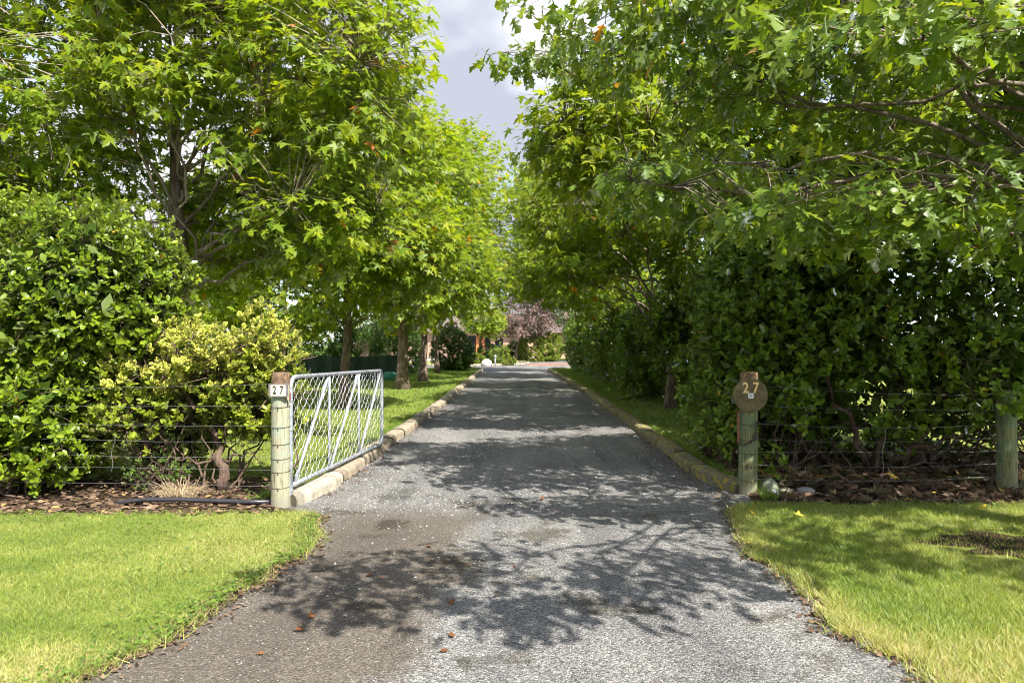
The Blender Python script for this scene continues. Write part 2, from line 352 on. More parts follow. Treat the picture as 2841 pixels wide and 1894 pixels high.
ELL_LO = [(0, 0), (.20, .22), (.29, .55), (.17, .88), (0, 1)]
DIA = [(0, 0), (.28, .5), (0, 1)]
TP = {
    'plane_hi': [template(PLANE_HI, (.3, .6), c, f, s, .03) for c, f, s in ((.25, .2, 1), (.5, .28, 2), (.1, .1, 3))],
    'plane_lo': [template(PLANE_LO, (.4,), c, f, s, .02) for c, f, s in ((.3, .2, 1), (.5, .25, 2))],
    'plane_xl': [template(PLANE_XL, (), c, .2, s, .02) for c, s in ((.3, 1), (.5, 2))],
    'oak_hi': [template(OAK_HI, (.35, .65), c, f, s, .03) for c, f, s in ((.25, .25, 1), (.5, .35, 2), (.1, .2, 3))],
    'oak_lo': [template(OAK_LO, (.5,), c, f, s, .02) for c, f, s in ((.3, .25, 1), (.5, .3, 2))],
    'ell_hi': [template(ELL_HI, (.3, .65), c, f, s, .012) for c, f, s in ((.25, .25, 1), (.4, .35, 2), (.05, .2, 3))],
    'ell_lo': [template(ELL_LO, (.5,), c, f, s, .01) for c, f, s in ((.3, .3, 1), (.1, .25, 2))],
    'dia': [template(DIA, (), .3, .2, 1, 0)],
}
def frames(axis, nrm):
    a = norm(axis); n_ = norm(nrm-np.sum(nrm*a, -1, keepdims=True)*a); x = np.cross(a, n_)
    return np.stack([x, a, n_], -1)      # columns
OBJ_MESH = {}
def leaves(parent, pos, axis, nrm, size, rnd, tp, mat, part='foliage', individual=0, gold=None, lod=None, smooth=True, leafname='leaf'):
    """all leaves of a plant: `individual` largest-in-view as own objects, the rest as one stuff part"""
    R = frames(axis, nrm); N = len(pos); off = parent_loc(parent) if parent is not None else np.zeros(3)
    take = np.zeros(N, bool)
    if individual:
        d = pos-CAM; dist = np.linalg.norm(d, axis=1)
        px = d[:, 0]/np.maximum(d[:, 1], .1); pz = d[:, 2]/np.maximum(d[:, 1], .1)
        facing = np.abs(np.sum(R[:, :, 2]*d, 1))/dist
        score = size/dist*(.35+facing)*((np.abs(px) < .74) & (np.abs(pz) < .49) & (d[:, 1] > .5))
        pick = np.argsort(-score)[:individual]; take[pick] = score[pick] > 0
        nv = 6
        for i in np.nonzero(take)[0]:
            q = int(rnd[i]*.999*nv); g = 0 if gold is None else int(gold[i] > .5); t = int(rng.integers(len(TP[tp])))
            key = (tp, mat.name, q, g, t)
            if key not in OBJ_MESH:
                V, T, E = TP[tp][t]
                OBJ_MESH[key] = mesh(leafname, V, T, mat, smooth, {'rnd': np.full(len(V), (q+.5)/nv), 'edge': E, 'gold': np.full(len(V), float(g))})
            o = bpy.data.objects.new(leafname, OBJ_MESH[key]); COL.objects.link(o)
            if parent is not None: o.parent = parent
            m4 = Matrix.Identity(4)
            for a in range(3):
                for b in range(3): m4[a][b] = R[i, a, b]*size[i]
                m4[a][3] = pos[i, a]-off[a]
            o.matrix_basis = m4
    rest = np.nonzero(~take)[0]
    Vs, Ts, rn, ed, go = [], [], [], [], []; base = 0
    groups = [(tp, rest)] if lod is None else [(tp, rest[lod[rest] == 0]), (lod_tp(tp), rest[lod[rest] == 1])]
    for tname, ids in groups:
        tl = TP[tname]; which = rng.integers(len(tl), size=len(ids))
        for t, (V, T, E) in enumerate(tl):
            ii = ids[which == t]
            if not len(ii): continue
            P = np.einsum('nij,kj->nki', R[ii], V)*size[ii][:, None, None]+pos[ii][:, None]-off
            k = len(V); Vs.append(P.reshape(-1, 3)); Ts.append((T[None]+(np.arange(len(ii))*k)[:, None, None]+base).reshape(-1, 3)); base += k*len(ii)
            rn.append(np.repeat(rnd[ii], k)); ed.append(np.tile(E, len(ii))); go.append(np.repeat(gold[ii] if gold is not None else np.zeros(len(ii)), k))
    if not Vs: return None
    o = link(part, mesh(part, np.concatenate(Vs), np.concatenate(Ts), mat, smooth, {'rnd': np.concatenate(rn), 'edge': np.concatenate(ed), 'gold': np.concatenate(go)}), parent)
    o['kind'] = 'stuff'
    return o
def lod_tp(t): return {'plane_hi': 'plane_lo', 'oak_hi': 'oak_lo', 'ell_hi': 'ell_lo', 'plane_lo': 'plane_xl'}.get(t, t)

def rdir(n):
    v = rng.normal(size=(n, 3)); return norm(v)
def curve(a, b, n, wob=.08, sag=0., up=0.):
    a = np.array(a, float); b = np.array(b, float); t = np.linspace(0, 1, n)[:, None]; L = np.linalg.norm(b-a)
    P = a*(1-t)+b*t; P[:, 2] += (up*np.sin(np.pi*t[:, 0])-sag*np.sin(np.pi*t[:, 0]))*L
    W = rng.normal(size=(n, 3))*wob*L/n**.5; W[0] = 0; W[-1] = 0
    return P+W

# ================================================================== trees
def make_tree(name, label, base, trunk_pts, r0, lobes, tp, mat, leafsize, ntips, per=7, individual=0, hole=.36, hscale=.75, keep=None, group=None,
              limbmat='twig', droop=.45, seed=0, twigfrac=.5, cat='tree', limb_from=.3, extra_limbs=(), core=.45, lodq=.4, limbmax=.034, nlimb=2):
    global rng
    rng = np.random.default_rng(1000+seed); globals()['U'] = rng.uniform
    base = np.array(base, float)
    root = empty(name, base, label, cat, group)
    tpnts = base+np.array(trunk_pts, float); n = 14
    tt = np.linspace(0, 1, len(tpnts)); ti = np.linspace(0, 1, n)
    TPx = np.column_stack([np.interp(ti, tt, tpnts[:, k]) for k in range(3)]); TPx[1:-1, :2] += rng.normal(0, .02, (n-2, 2))
    TPx[0, 2] -= .12
    rad = r0*(1-.82*ti**.8); rad[0] *= 1.55; rad[1] *= 1.12
    mb = MB(); mb.tube(TPx, rad, 12, jit=.05); mb.build('trunk', M['bark'], root, True)
    # limbs
    limbs = []
    for (c, r) in lobes:
        c = np.array(c, float); r = np.array(r, float)
        for k in range(nlimb):
            tgt = c+rdir(1)[0]*r*.55*np.array([1, 1, .6])
            zf = limb_from+(1-limb_from)*U(0, .75); i = min(int(zf*n), n-2)
            if TPx[i, 2] > tgt[2]-.1: i = max(int(limb_from*n), min(i, int(np.argmin(np.abs(TPx[:, 2]-(tgt[2]-.5))))))
            limbs.append((curve(TPx[i], tgt, 12, .075, 0, .05), rad[i]*.5))
    for (a, b, r) in extra_limbs: limbs.append((curve(a, b, 9, .08, 0, .04), r))
    for P, r in limbs:
        r = min(r, limbmax) if r < .2 else r; mb = MB(); mb.tube(P, np.linspace(r, .012, len(P)), 6, jit=.06); mb.build('limb', M[limbmat], root, True)
    LP = np.concatenate([p[2:] for p, _ in limbs]+[TPx[n//3:]])
    # twig tips
    wts = np.array([(r[0]*r[1]*r[2])**.72 for c, r in lobes]); wts /= wts.sum()
    tips, outs = [], []; got = 0
    while got < ntips:
        m = ntips
        li = rng.choice(len(lobes), m, p=wts); C_ = np.array([lobes[i][0] for i in li], float); R_ = np.array([lobes[i][1] for i in li], float)
        d = rdir(m); rr = core+(1-core)*U(0, 1, m)**.55; rr *= 1+.16*(vnoise(d*2.2+C_, 1, seed)-.5)*2
        P = C_+d*R_*rr[:, None]
        ok = vnoise(P, hscale, seed+3)*.65+vnoise(P, hscale*2.6, seed+5)*.35 > hole
        if keep is not None: ok &= keep(P)
        tips.append(P[ok]); outs.append(norm(d/np.maximum(R_, .3))[ok]); got += int(ok.sum())
        if ok.sum() < 2: break
    tips = np.concatenate(tips)[:ntips]; outs = np.concatenate(outs)[:ntips]
    tdir = norm(outs*.75+np.array([0, 0, .10])+rng.normal(0, .42, tips.shape)*np.array([1, 1, .55]))
    # twigs: from the nearest limb point
    mb = MB(); stepk = max(1, int(1/twigfrac))
    for k in range(0, len(tips), stepk):
        t = tips[k]; dd = np.linalg.norm(LP-t, axis=1)+np.maximum(LP[:, 2]-t[2], 0)*.6; a = LP[int(np.argmin(dd))]
        L = np.linalg.norm(t-a)
        if L > 1.2: a = t+(a-t)*(.75/L)+rng.normal(0, .12, 3)
        mid = (a+t)/2+np.array([0, 0, .06*L])-tdir[k]*.05*L+rng.normal(0, .05*L, 3)
        mb.tube([a, mid, t-tdir[k]*.12, t+tdir[k]*.06], [.011 if L > .8 else .007, .006, .0035, .002], 3, False)
    if mb.n:
        o = mb.build('twigs', M[limbmat], root, True); o['kind'] = 'stuff'
    # leaves
    N = len(tips)*per; ii = np.repeat(np.arange(len(tips)), per); kk = np.tile(np.arange(per), len(tips))
    s = (kk/per)*.42*leafsize/.17; td = tdir[ii]
    side = norm(np.cross(td, np.array([0, 0, 1.]))+1e-6); sg = np.where(kk % 2, 1, -1)[:, None]
    pos = tips[ii]-td*s[:, None]+rng.normal(0, .035, (N, 3))
    ax = norm(td*U(.3, .9, (N, 1))+side*sg*U(.3, 1.1, (N, 1))+np.array([0, 0, -1.])*droop*U(.2, 1.7, (N, 1))+rng.normal(0, .25, (N, 3)))
    pos = pos+ax*leafsize*.30
    nr = norm(np.array([0, 0, 1.])+outs[ii]*.32+rng.normal(0, .36, (N, 3)))
    sz = leafsize*U(.45, 1.2, N)*np.where(kk == 0, .75, 1)
    rn = np.clip(U(0, 1, N)*.62+vnoise(pos, .9, seed+9)*.30+U(0, .06, N), 0, .965); rn = np.where(U(0, 1, N) < .004, 1.0, rn)
    dc_ = np.linalg.norm(pos-CAM, axis=1); lod = (dc_ > np.quantile(dc_, lodq)).astype(int)
    leaves(root, pos, ax, nr, sz, rn, tp, M[mat], individual=individual, lod=lod)
    return root

def keep_drive(zmin):
    def f(P):
        lim = np.where(np.abs(P[:, 0]) < 2.1, zmin+.5, zmin)
        return P[:, 2] > lim
    return f

# ================================================================== bushes and hedges
def make_bush(name, label, base, lobes, tp, mat, leafsize, nshoots, per=6, individual=0, group=None, depth=.35, p=2.0, keep=None, stems=(), seed=0, cat='shrub',
              goldfn=None, hole=.25, upb=.45, nstems=14, rndadd=0., spread=.95, fill=0, fillsize=.2, rough=1.):
    global rng
    rng = np.random.default_rng(5000+seed); globals()['U'] = rng.uniform
    base = np.array(base, float); root = empty(name, base, label, cat, group)
    wts = np.array([r[0]*r[2]+r[1]*r[2]+r[0]*r[1] for c, r in lobes]); wts /= wts.sum()
    Ps, Ns = [], []; got = 0; it = 0
    while got < nshoots and it < 40:
        it += 1; m = nshoots
        li = rng.choice(len(lobes), m, p=wts); C_ = np.array([lobes[i][0] for i in li], float); R_ = np.array([lobes[i][1] for i in li], float)
        # even surface sampling of a superellipsoid: start from a box-ish direction
        d = rdir(m); d = norm(d*R_)/R_ if p > 2 else d
        d = d/np.sum(np.abs(d)**p, 1, keepdims=True)**(1/p)
        nn = norm(np.sign(d)*np.abs(d)**(p-1)/R_)
        dep = U(0, 1, m)**1.8*depth
        P = C_+d*R_; P = P+nn*(((vnoise(P, 1.5, seed)-.5)*.45+(vnoise(P, 4., seed+1)-.5)*.28)*rough)[:, None]-nn*dep[:, None]
        inside = np.zeros(m, bool)
        for j, (c, r) in enumerate(lobes):
            q = np.sum(np.abs((P-np.array(c))/(np.array(r)-depth*.8).clip(.05))**p, 1)
            inside |= (q < 1)
        ok = ~inside & (P[:, 2] > .06) & (vnoise(P, 2.2, seed+4) > hole*U(.6, 1.2, m))
        if keep is not None: ok &= keep(P)
        Ps.append(P[ok]); Ns.append(nn[ok]); got += int(ok.sum())
    P = np.concatenate(Ps)[:nshoots]; Nn = np.concatenate(Ns)[:nshoots]
    sd = norm(Nn*.7+np.array([0, 0, upb])+rng.normal(0, .35, P.shape))
    # stems
    mb = MB()
    for (a, b, r) in stems: 
        q = curve(a, b, 9, .12); m2 = MB(); m2.tube(q, np.linspace(r, r*.35, 9), 8, jit=.1); m2.build('stem', M['stem'], root, True)
    cen = [np.array(c, float) for c, r in lobes]; src = [np.array(s[1]) for s in stems] or [base+np.array([0, 0, .3])]
    for k in range(nstems):
        j = int(rng.choice(len(lobes), p=wts)); c = cen[j]; r = np.array(lobes[j][1]); tgt = c+rdir(1)[0]*r*.85
        if tgt[2] < .1: continue
        a = np.array([c[0]+U(-.6, .6)*r[0], c[1]+U(-.6, .3)*r[1], .0]); mb.tube(curve(a, tgt, 6, .14), np.linspace(.014, .004, 6), 4, False)
    for k in range(0, len(P), 4):
        mb.tube([P[k]-Nn[k]*.35+rng.normal(0, .08, 3), P[k]-sd[k]*.10, P[k]+sd[k]*.01], [.006, .0035, .002], 3, False)
    if mb.n:
        o = mb.build('branches', M['stem'], root, True); o['kind'] = 'stuff'
    N = len(P)*per; ii = np.repeat(np.arange(len(P)), per); kk = np.tile(np.arange(per), len(P))
    s_ = sd[ii]; ref = norm(np.cross(s_, rdir(len(P))[ii])); bit = np.cross(s_, ref)
    ang = kk*2.4+U(0, .6, N); open_ = U(.45, 1.25, N)*spread
    radial = ref*np.cos(ang)[:, None]+bit*np.sin(ang)[:, None]
    ax = norm(s_*np.cos(open_)[:, None]+radial*np.sin(open_)[:, None]+rng.normal(0, .12, (N, 3)))
    pos = P[ii]-s_*(kk*leafsize*.16)[:, None]
    nr = norm(s_*np.sin(open_)[:, None]-radial*np.cos(open_)[:, None]+np.array([0, 0, .45])+rng.normal(0, .2, (N, 3)))
    sz = leafsize*U(.6, 1.15, N)*np.where(kk < 2, .75, 1)
    rn = np.clip(U(0, 1, N)*.6+vnoise(pos, 1.4, seed+9)*.32+np.where(kk < 2, .12, 0)+rndadd, 0, .97); rn = np.where(U(0, 1, N) < .003, 1., rn)
    gold = None if goldfn is None else goldfn(pos, np.repeat(U(0, 1, len(P)), per))
    dc_ = np.linalg.norm(pos-CAM, axis=1); leaves(root, pos, ax, nr, sz, rn, tp, M[mat], individual=individual, gold=gold, lod=(dc_ > -1).astype(int))
    if fill:  # added dark filler leaves that block light inside the bush
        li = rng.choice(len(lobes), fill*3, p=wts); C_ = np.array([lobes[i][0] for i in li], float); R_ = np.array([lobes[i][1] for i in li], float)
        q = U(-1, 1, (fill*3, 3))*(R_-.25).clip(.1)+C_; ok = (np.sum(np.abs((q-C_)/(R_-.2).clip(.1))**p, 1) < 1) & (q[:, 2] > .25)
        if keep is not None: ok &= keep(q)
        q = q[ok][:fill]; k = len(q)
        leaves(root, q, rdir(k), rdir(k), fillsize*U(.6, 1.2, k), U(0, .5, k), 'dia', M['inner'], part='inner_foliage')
    return root

# ================================================================== GROUND
def sheet(name, rows, z, mat, sub=6):
    """rows: list of (y, x0, x1)"""
    V = []; 
    for (y, x0, x1) in rows:
        for k in range(sub+1): V.append((x0+(x1-x0)*k/sub, y, z))
    n = len(rows); i = np.arange(n-1)[:, None]*(sub+1)+np.arange(sub)[None]
    F = np.stack([i, i+1, i+sub+2, i+sub+1], -1).reshape(-1, 4)
    o = link(name, mesh(name, V, F, mat)); o['kind'] = 'structure'; return o
mb = MB(); S = 600
mb.add([(-S, -60, 0), (S, -60, 0), (S, S, 0), (-S, S, 0)], [[0, 1, 2, 3]]); o = mb.build('ground', M['field']); o['kind'] = 'structure'
# drive edges (kerb faces and the open mouth in front of the gate)
YL = np.array([-8, -2, 0, 1.5, 2.92, 3.34, 3.99, 4.95, 5.7, 6.12, 7.34, 9.5, 14, 40, 41.0, 44]); XL = np.array([-9, -4, -2.9, -2.3, -1.87, -1.68, -1.58, -1.50, -1.60, -1.98, -1.80, -1.76, -1.66, -1.60, -1.9, -3.4])
YR = np.array([-8, -2, 0, 1.5, 2.92, 3.5, 4.06, 4.65, 5.84, 6.7, 7.4, 9.5, 13, 20, 38, 40, 44]); XR = np.array([9, 4, 2.9, 2.2, 1.82, 1.70, 1.72, 1.70, 1.92, 2.22, 2.02, 2.06, 2.1, 2.15, 1.95, 2.2, 4.5])
def xl(y): return np.interp(y, YL, XL)
def xr(y): return np.interp(y, YR, XR)
def rag(y, seed, a=.09): y = np.asarray(y, float); return (vn2(y, y*0, 3.1, seed)-.5)*a*1.6+(vn2(y, y*0, 11., seed+1)-.5)*a
ys = np.concatenate([np.arange(-8, 2.5, .5), np.arange(2.5, 8, .04), np.arange(8, 44.1, .4)])
sheet('driveway', [(y, float(xl(y)-.25), float(xr(y)+.25)) for y in ys], .006, M['drive'], 10)
# lawns at the road side
ylf = np.concatenate([np.arange(-3, 2.4, .3), np.arange(2.4, 5.83, .03)])
def left_edge(y): return xl(y)+rag(y, 11)
def right_edge(y): return xr(y)+rag(y, 21)
def lawn_back_l(x): return 5.80+(vn2(np.asarray(x, float), np.asarray(x, float)*0, 2.3, 5)-.5)*.22
def lawn_back_r(x): return 6.10+(vn2(np.asarray(x, float), np.asarray(x, float)*0, 2.3, 6)-.5)*.22
sheet('front_lawn_left', [(y, -14., float(left_edge(y))) for y in ylf], .016, M['turf'], 4)
yrf = np.concatenate([np.arange(-3, 2.4, .3), np.arange(2.4, 6.13, .03)])
sheet('front_lawn_right', [(y, float(right_edge(y)), 14.) for y in yrf], .016, M['turf'], 4)
sheet('mulch_bed_left', [(y, -14., float(min(-1.62, xl(y)-.12)+rag(y, 31, .1))) for y in np.arange(5.55, 7.7, .05)], .011, M['mulch'], 4)
sheet('mulch_bed_right', [(y, float(xr(y)+.10+rag(y, 33, .1)), 14.) for y in np.arange(5.9, 10.0, .05)], .010, M['earth'], 4)
sheet('garden_lawn_left', [(y, -30., float(xl(y)-.12)) for y in np.concatenate([np.arange(7.2, 41, .4)])], .020, M['turf'], 6)
sheet('garden_lawn_right', [(y, float(xr(y)+.12), 14.) for y in np.arange(7.2, 41, .4)], .019, M['turf'], 6)

# ------------------------------------------------------------------ grass blades (stuff)
def grass(name, label, x, y, z, h, wd, rn, lean=.5):
    n = len(x); yaw = U(0, 2*np.pi, n); h = h*U(.55, 1.25, n); wd = wd*U(.7, 1.3, n)
    ld = U(0, 2*np.pi, n); ll = h*lean*U(.1, 1.5, n)
    b = np.stack([x, y, z+np.zeros(n)], 1); wv = np.stack([np.cos(yaw), np.sin(yaw), yaw*0], 1)*wd[:, None]/2
    tip = b+np.stack([np.cos(ld)*ll, np.sin(ld)*ll, h], 1)
    V = np.stack([b-wv, b+wv, tip], 1).reshape(-1, 3); F = np.arange(3*n).reshape(-1, 3)
    o = link(name, mesh(name, V, F, M['grass'], False, {'rnd': np.repeat(np.clip(rn, 0, 1), 3), 'edge': np.zeros(3*n), 'gold': np.zeros(3*n)}))
    return setp(o, label, 'grass', None, 'stuff')
def patch(x, y, s=0): return vn2(x, y, .9, s)*.45+vn2(x, y, 3.2, s+1)*.35+vn2(x, y, 9, s+2)*.2
n = 190000
y = 2.5+(5.95-2.5)*U(0, 1, n)**1.15; x = -(.6+U(0, 1, n)*(.80*y+.3)); m = (x < left_edge(y)+.05*U(-1, 1.6, n)) & (y < lawn_back_l(x)+U(-.05, .12, n)); x, y = x[m], y[m]
edge = np.clip(1-(left_edge(y)-x)/.22, 0, 1)
grass('grass_front_left', 'short sunlit yellow green grass on the verge left of the drive', x, y, .012, .023, .0058, .22+(patch(x, y, 2)-.5)*1.3+.27+U(-.34, .34, len(x))+edge*.2, 1.2)
n = 175000
y = 2.5+(6.2-2.5)*U(0, 1, n)**1.1; x = .8+U(0, 1, n)*(.80*y+.2); bare = ((x-3.75)/.75)**2+((y-4.85)/.42)**2+(vn2(x, y, 5, 8)-.5)*.9 < 1
m = (x > right_edge(y)-.05*U(-1, 1.6, n)) & (y < lawn_back_r(x)+U(-.05, .12, n)) & (~bare | (U(0, 1, n) < .16)); x, y = x[m], y[m]
edge = np.clip(1-(x-right_edge(y))/.25, 0, 1)
grass('grass_front_right', 'dappled green grass on the verge right of the drive', x, y, .012, .036, .006, .0+patch(x, y, 4)*.85+U(-.3, .3, len(x))+edge*.3+np.clip(3.9-y, 0, 1)*.2, 1.1)
th = np.linspace(0, 2*np.pi, 40, endpoint=False); rr_ = .82+.16*np.sin(3*th)+.14*np.sin(7*th+1)+.08*np.sin(11*th)
mb = MB(); mb.add(np.stack([3.75+.85*rr_*np.cos(th), 4.85+.47*rr_*np.sin(th), th*0+.021], 1), [list(range(40))]); o = mb.build('bare_soil_patch', M['earth']); o['kind'] = 'structure'
n = 85000
y = 6.5+34*U(0, 1, n)**1.5; x = xl(y)-.14-U(0, 1, n)**1.3*9
m = ~((y < 7.5) & (x < -2.3)); x, y = x[m], y[m]
grass('grass_garden_left', 'mown lawn grass under the plane trees left of the drive', x, y, .016, .035+.0006*y, .009+.0009*y, -.08+patch(x, y, 6)*.75+U(-.2, .2, len(x)), .8)
n = 38000
y = 7.6+33*U(0, 1, n)**1.5; x = xr(y)+.16+U(0, 1, n)*2.4
grass('grass_garden_right', 'shaded lawn grass strip between right kerb and hedge', x, y, .016, .035+.0006*y, .009+.0009*y, -.1+patch(x, y, 7)*.7+U(-.2, .2, len(x)), .8)

n = 260; y = 9+9*U(0, 1, n)**1.5; x = xr(y)+.2+U(0, 1, n)*1.1
mb = MB()
for k in range(n):
    a = np.arange(6)*math.pi/3; mb.add(np.stack([x[k]+.011*np.cos(a), y[k]+.011*np.sin(a), .055+.004*np.sin(a*2)], 1), [list(range(6))])
setp(mb.build('daisies', plain('white_petal', (.75, .75, .72), .6, 0, .05, 5, 0)), 'tiny white daisies dotted over the shaded right lawn', 'flowers', None, 'stuff')
n = 16000; y = 6.3+22*U(0, 1, n)**1.6; sd_ = U(0, 1, n) < .5; off_ = .235+np.abs(rng.normal(0, .06, n)); x = np.where(sd_, xl(y)-off_, xr(y)+off_)
grass('grass_kerb_fringe', 'longer uncut grass growing against the backs of the kerbs', x, y, .012, .085, .007+.0006*y, .05+patch(x, y, 9)*.7+U(-.2, .2, n), .9)
n = 5000; k_ = n//2; y = 2.6+3.2*U(0, 1, n); x = np.where(np.arange(n) < k_, left_edge(y)+rng.normal(-.01, .05, n), right_edge(y)+rng.normal(.01, .05, n)); m = vn2(x, y, 4, 17) > .42; x, y = x[m], y[m]
grass('grass_edge_tufts', 'ragged longer grass tufts along the raw lawn edges of the drive', x, y, .008, .06, .006, .25+patch(x, y, 3)*.6+U(-.25, .35, len(x)), 1.3)
# ------------------------------------------------------------------ kerbs
def kerb(name, path, mats, seedk):
    root = empty(name, (0, 0, 0), kind='structure'); path = np.array(path, float)
    seg = np.r_[0, np.cumsum(np.linalg.norm(np.diff(path, axis=0), axis=1))]; s = 0.; k = 0
    prof = np.array([(-.11, -.05), (-.108, .08), (-.098, .105), (-.07, .117), (0, .121), (.07, .116), (.097, .10), (.108, .07), (.11, -.05)])
    while s < seg[-1]-.3:
        L = U(.82, 1.12) if k else 1.05
        a, b = s+.007, min(s+L-.007, seg[-1]); t = np.linspace(a, b, 7)
        P = np.column_stack([np.interp(t, seg, path[:, 0]), np.interp(t, seg, path[:, 1])]); T = norm(np.gradient(P, axis=0)); Nn = np.column_stack([T[:, 1], -T[:, 0]])
        dz = U(-.012, .008); sh = U(-.012, .012); V = []
        for i in range(7):
            sc_ = .93 if i in (0, 6) else 1
            for (u, v) in prof: V.append((P[i, 0]+Nn[i, 0]*(u*sc_+sh), P[i, 1]+Nn[i, 1]*(u*sc_+sh), v*(sc_ if v > 0 else 1)+dz+rng.normal(0, .005)))
        m = len(prof); i = np.arange(6)[:, None]*m+np.arange(m-1)[None]
        mb = MB(); mb.add(V, np.stack([i, i+1, i+m+1, i+m], -1).reshape(-1, 4)); mb.F.setdefault(m, []).append(np.array([np.arange(m)])); mb.F[m].append(np.array([np.arange(m)[::-1]])+6*m)
        mb.build('kerb_stone', mats[min(k, len(mats)-1)], root, True); s += L; k += 1
    return root
kerb('kerb_left', [(-2.02, 6.10), (-1.86, 6.75), (-1.87, 7.34), (-1.85, 8.4), (-1.82, 9.5), (-1.76, 12), (-1.72, 14), (-1.68, 25), (-1.66, 38), (-1.75, 39.6), (-2.3, 40.6), (-3.6, 41.2)], [M['kerbw'], M['kerb']], 1)
kerb('kerb_right', [(2.26, 6.62), (2.14, 7.05), (2.10, 7.6), (2.14, 9.5), (2.19, 13), (2.25, 20), (2.18, 30), (2.05, 37.5), (2.2, 39), (2.7, 39.7), (3.4, 40)], [M['kerbm']], 2)

# ------------------------------------------------------------------ loose gravel and litter (stuff)
def stones(name, label, x, y, z, s, rn):
    n = len(x); base = np.array([(1, 0, 0), (-1, 0, 0), (0, 1, 0), (0, -1, 0), (0, 0, 1), (0, 0, -1.)]); T = np.array([(0, 2, 4), (2, 1, 4), (1, 3, 4), (3, 0, 4), (2, 0, 5), (1, 2, 5), (3, 1, 5), (0, 3, 5)])
    V = base[None]*U(.6, 1.3, (n, 6, 1)); V = V+rng.normal(0, .18, V.shape); V[:, :, 2] *= .7
    a = U(0, 6.28, n); ca, sa = np.cos(a), np.sin(a); V = np.stack([V[..., 0]*ca[:, None]-V[..., 1]*sa[:, None], V[..., 0]*sa[:, None]+V[..., 1]*ca[:, None], V[..., 2]], -1)
    V = V*s[:, None, None]+np.stack([x, y, z+s*.35], 1)[:, None]
    o = link(name, mesh(name, V.reshape(-1, 3), (T[None]+(np.arange(n)*6)[:, None, None]).reshape(-1, 3), M['loose'], False, {'rnd': np.repeat(rn, 6)}))
    return setp(o, label, 'gravel', None, 'stuff')
n = 24000
y = 5.7+9*U(0, 1, n)**1.6; f = U(0, 1, n); x = xl(y)+.02+(xr(y)-xl(y)-.04)*f
dens = np.where(f < .4, 1.0, .45)*np.clip((y-5.8)/.7, .02, 1)*(.25+1.2*(vn2(x, y, 1.1, 12)))
m = U(0, 1, n) < dens; x, y = x[m], y[m]
stones('loose_gravel', 'loose grey gravel chips over the drive behind the gateway', x, y, .006, U(.004, .0115, len(x)), np.clip(U(.05, .95, len(x)), 0, 1))
n = 16000
y = 2.6+3.6*U(0, 1, n); f = U(0, 1, n); x = xl(y)+(xr(y)-xl(y))*f; m = (U(0, 1, n) < .35+.65*(np.minimum(f, 1-f) < .06)); x, y = x[m], y[m]
stones('chip_gravel', 'small stone chips scattered on the drive mouth', x, y, .006, U(.0025, .006, len(x)), U(0, .62, len(x)))
n = 80
y = rng.normal(5.2, .7, n).clip(2.8, 6.2); x = rng.normal(-.45, .55, n)
stones('pale_pebbles', 'pale pebbles strewn on the brown stained drive', x, y, .006, U(.006, .012, n), U(.65, .95, n))
def litter(name, label, x, y, z, size, rn, tp, mat='litter', tilt=.5, cat='leaf litter'):
    n = len(x); pos = np.stack([x, y, z+np.zeros(n)], 1); a = U(0, 6.28, n)
    ax = np.stack([np.cos(a), np.sin(a), U(-.1, .35, n)], 1); nr = np.array([0, 0, 1.])+rng.normal(0, tilt, (n, 3)); nr[:, 2] = np.abs(nr[:, 2])+.2
    o = leaves(None, pos, ax, nr, size, rn, tp, M[mat], part=name); return setp(o, label, cat, None, 'stuff')
n = 4200
x = -2.05-5*U(0, 1, n); y = 5.75+1.6*U(0, 1, n)**1.3; m = y > lawn_back_l(x)-.05; x, y = x[m], y[m]
litter('wood_chip_litter', 'dry leaves and bark chips on the bed under the left hedge', x, y, .018, U(.03, .085, len(x)), np.clip(U(.1, 1.0, len(x)), 0, .96), 'ell_lo', tilt=.4)
n = 2600
x = 2.35+5.5*U(0, 1, n); y = 6.15+2.6*U(0, 1, n)**1.2; m = y > lawn_back_r(x)+.02; x, y = x[m], y[m]
litter('dead_leaf_litter', 'brown curled dead leaves banked under the right hedge', x, y, .02+np.clip((y-6.6)*.07, 0, .16)*U(.3, 1, len(x)), U(.07, .16, len(x)), np.clip(U(0, 1.0, len(x)), 0, .985), 'plane_lo', tilt=.6)
# dry debris along the raw lawn edges and in the kerb gutters
n = 6600
y = np.concatenate([2.6+3.2*U(0, 1, n//3), 2.6+3.4*U(0, 1, n//3), 6.4+20*U(0, 1, n//3)**1.5]); x = np.concatenate([left_edge(y[:n//3])+rng.normal(.0, .06, n//3), right_edge(y[n//3:2*n//3])+rng.normal(0, .06, n//3), np.where(U(0, 1, n//3) < .5, xl(y[2*n//3:])+np.abs(rng.normal(0, .12, n//3)), xr(y[2*n//3:])-np.abs(rng.normal(0, .16, n//3)))])
litter('edge_debris', 'brown leaf scraps along the lawn edges and kerbs', x, y, .016, U(.012, .04, len(x)), np.clip(U(.1, .95, len(x)), 0, .96), 'ell_lo', tilt=.5)
n = 2600
y = np.concatenate([2.6+3.1*U(0, 1, n//2), 6.2+3.*U(0, 1, n//2)]); x = np.concatenate([left_edge(y[:n//2])-np.abs(rng.normal(0, .09, n//2))+.03, xl(y[n//2:])-.25-np.abs(rng.normal(0, .2, n//2))])
n = 1500; y2 = 2.6+3.1*U(0, 1, n); x2 = -1.7-U(0, 1, n)*2.6; m = (vn2(x2, y2, 2.5, 41) > .55) & (x2 < left_edge(y2)); x = np.concatenate([x, x2[m]]); y = np.concatenate([y, y2[m]])
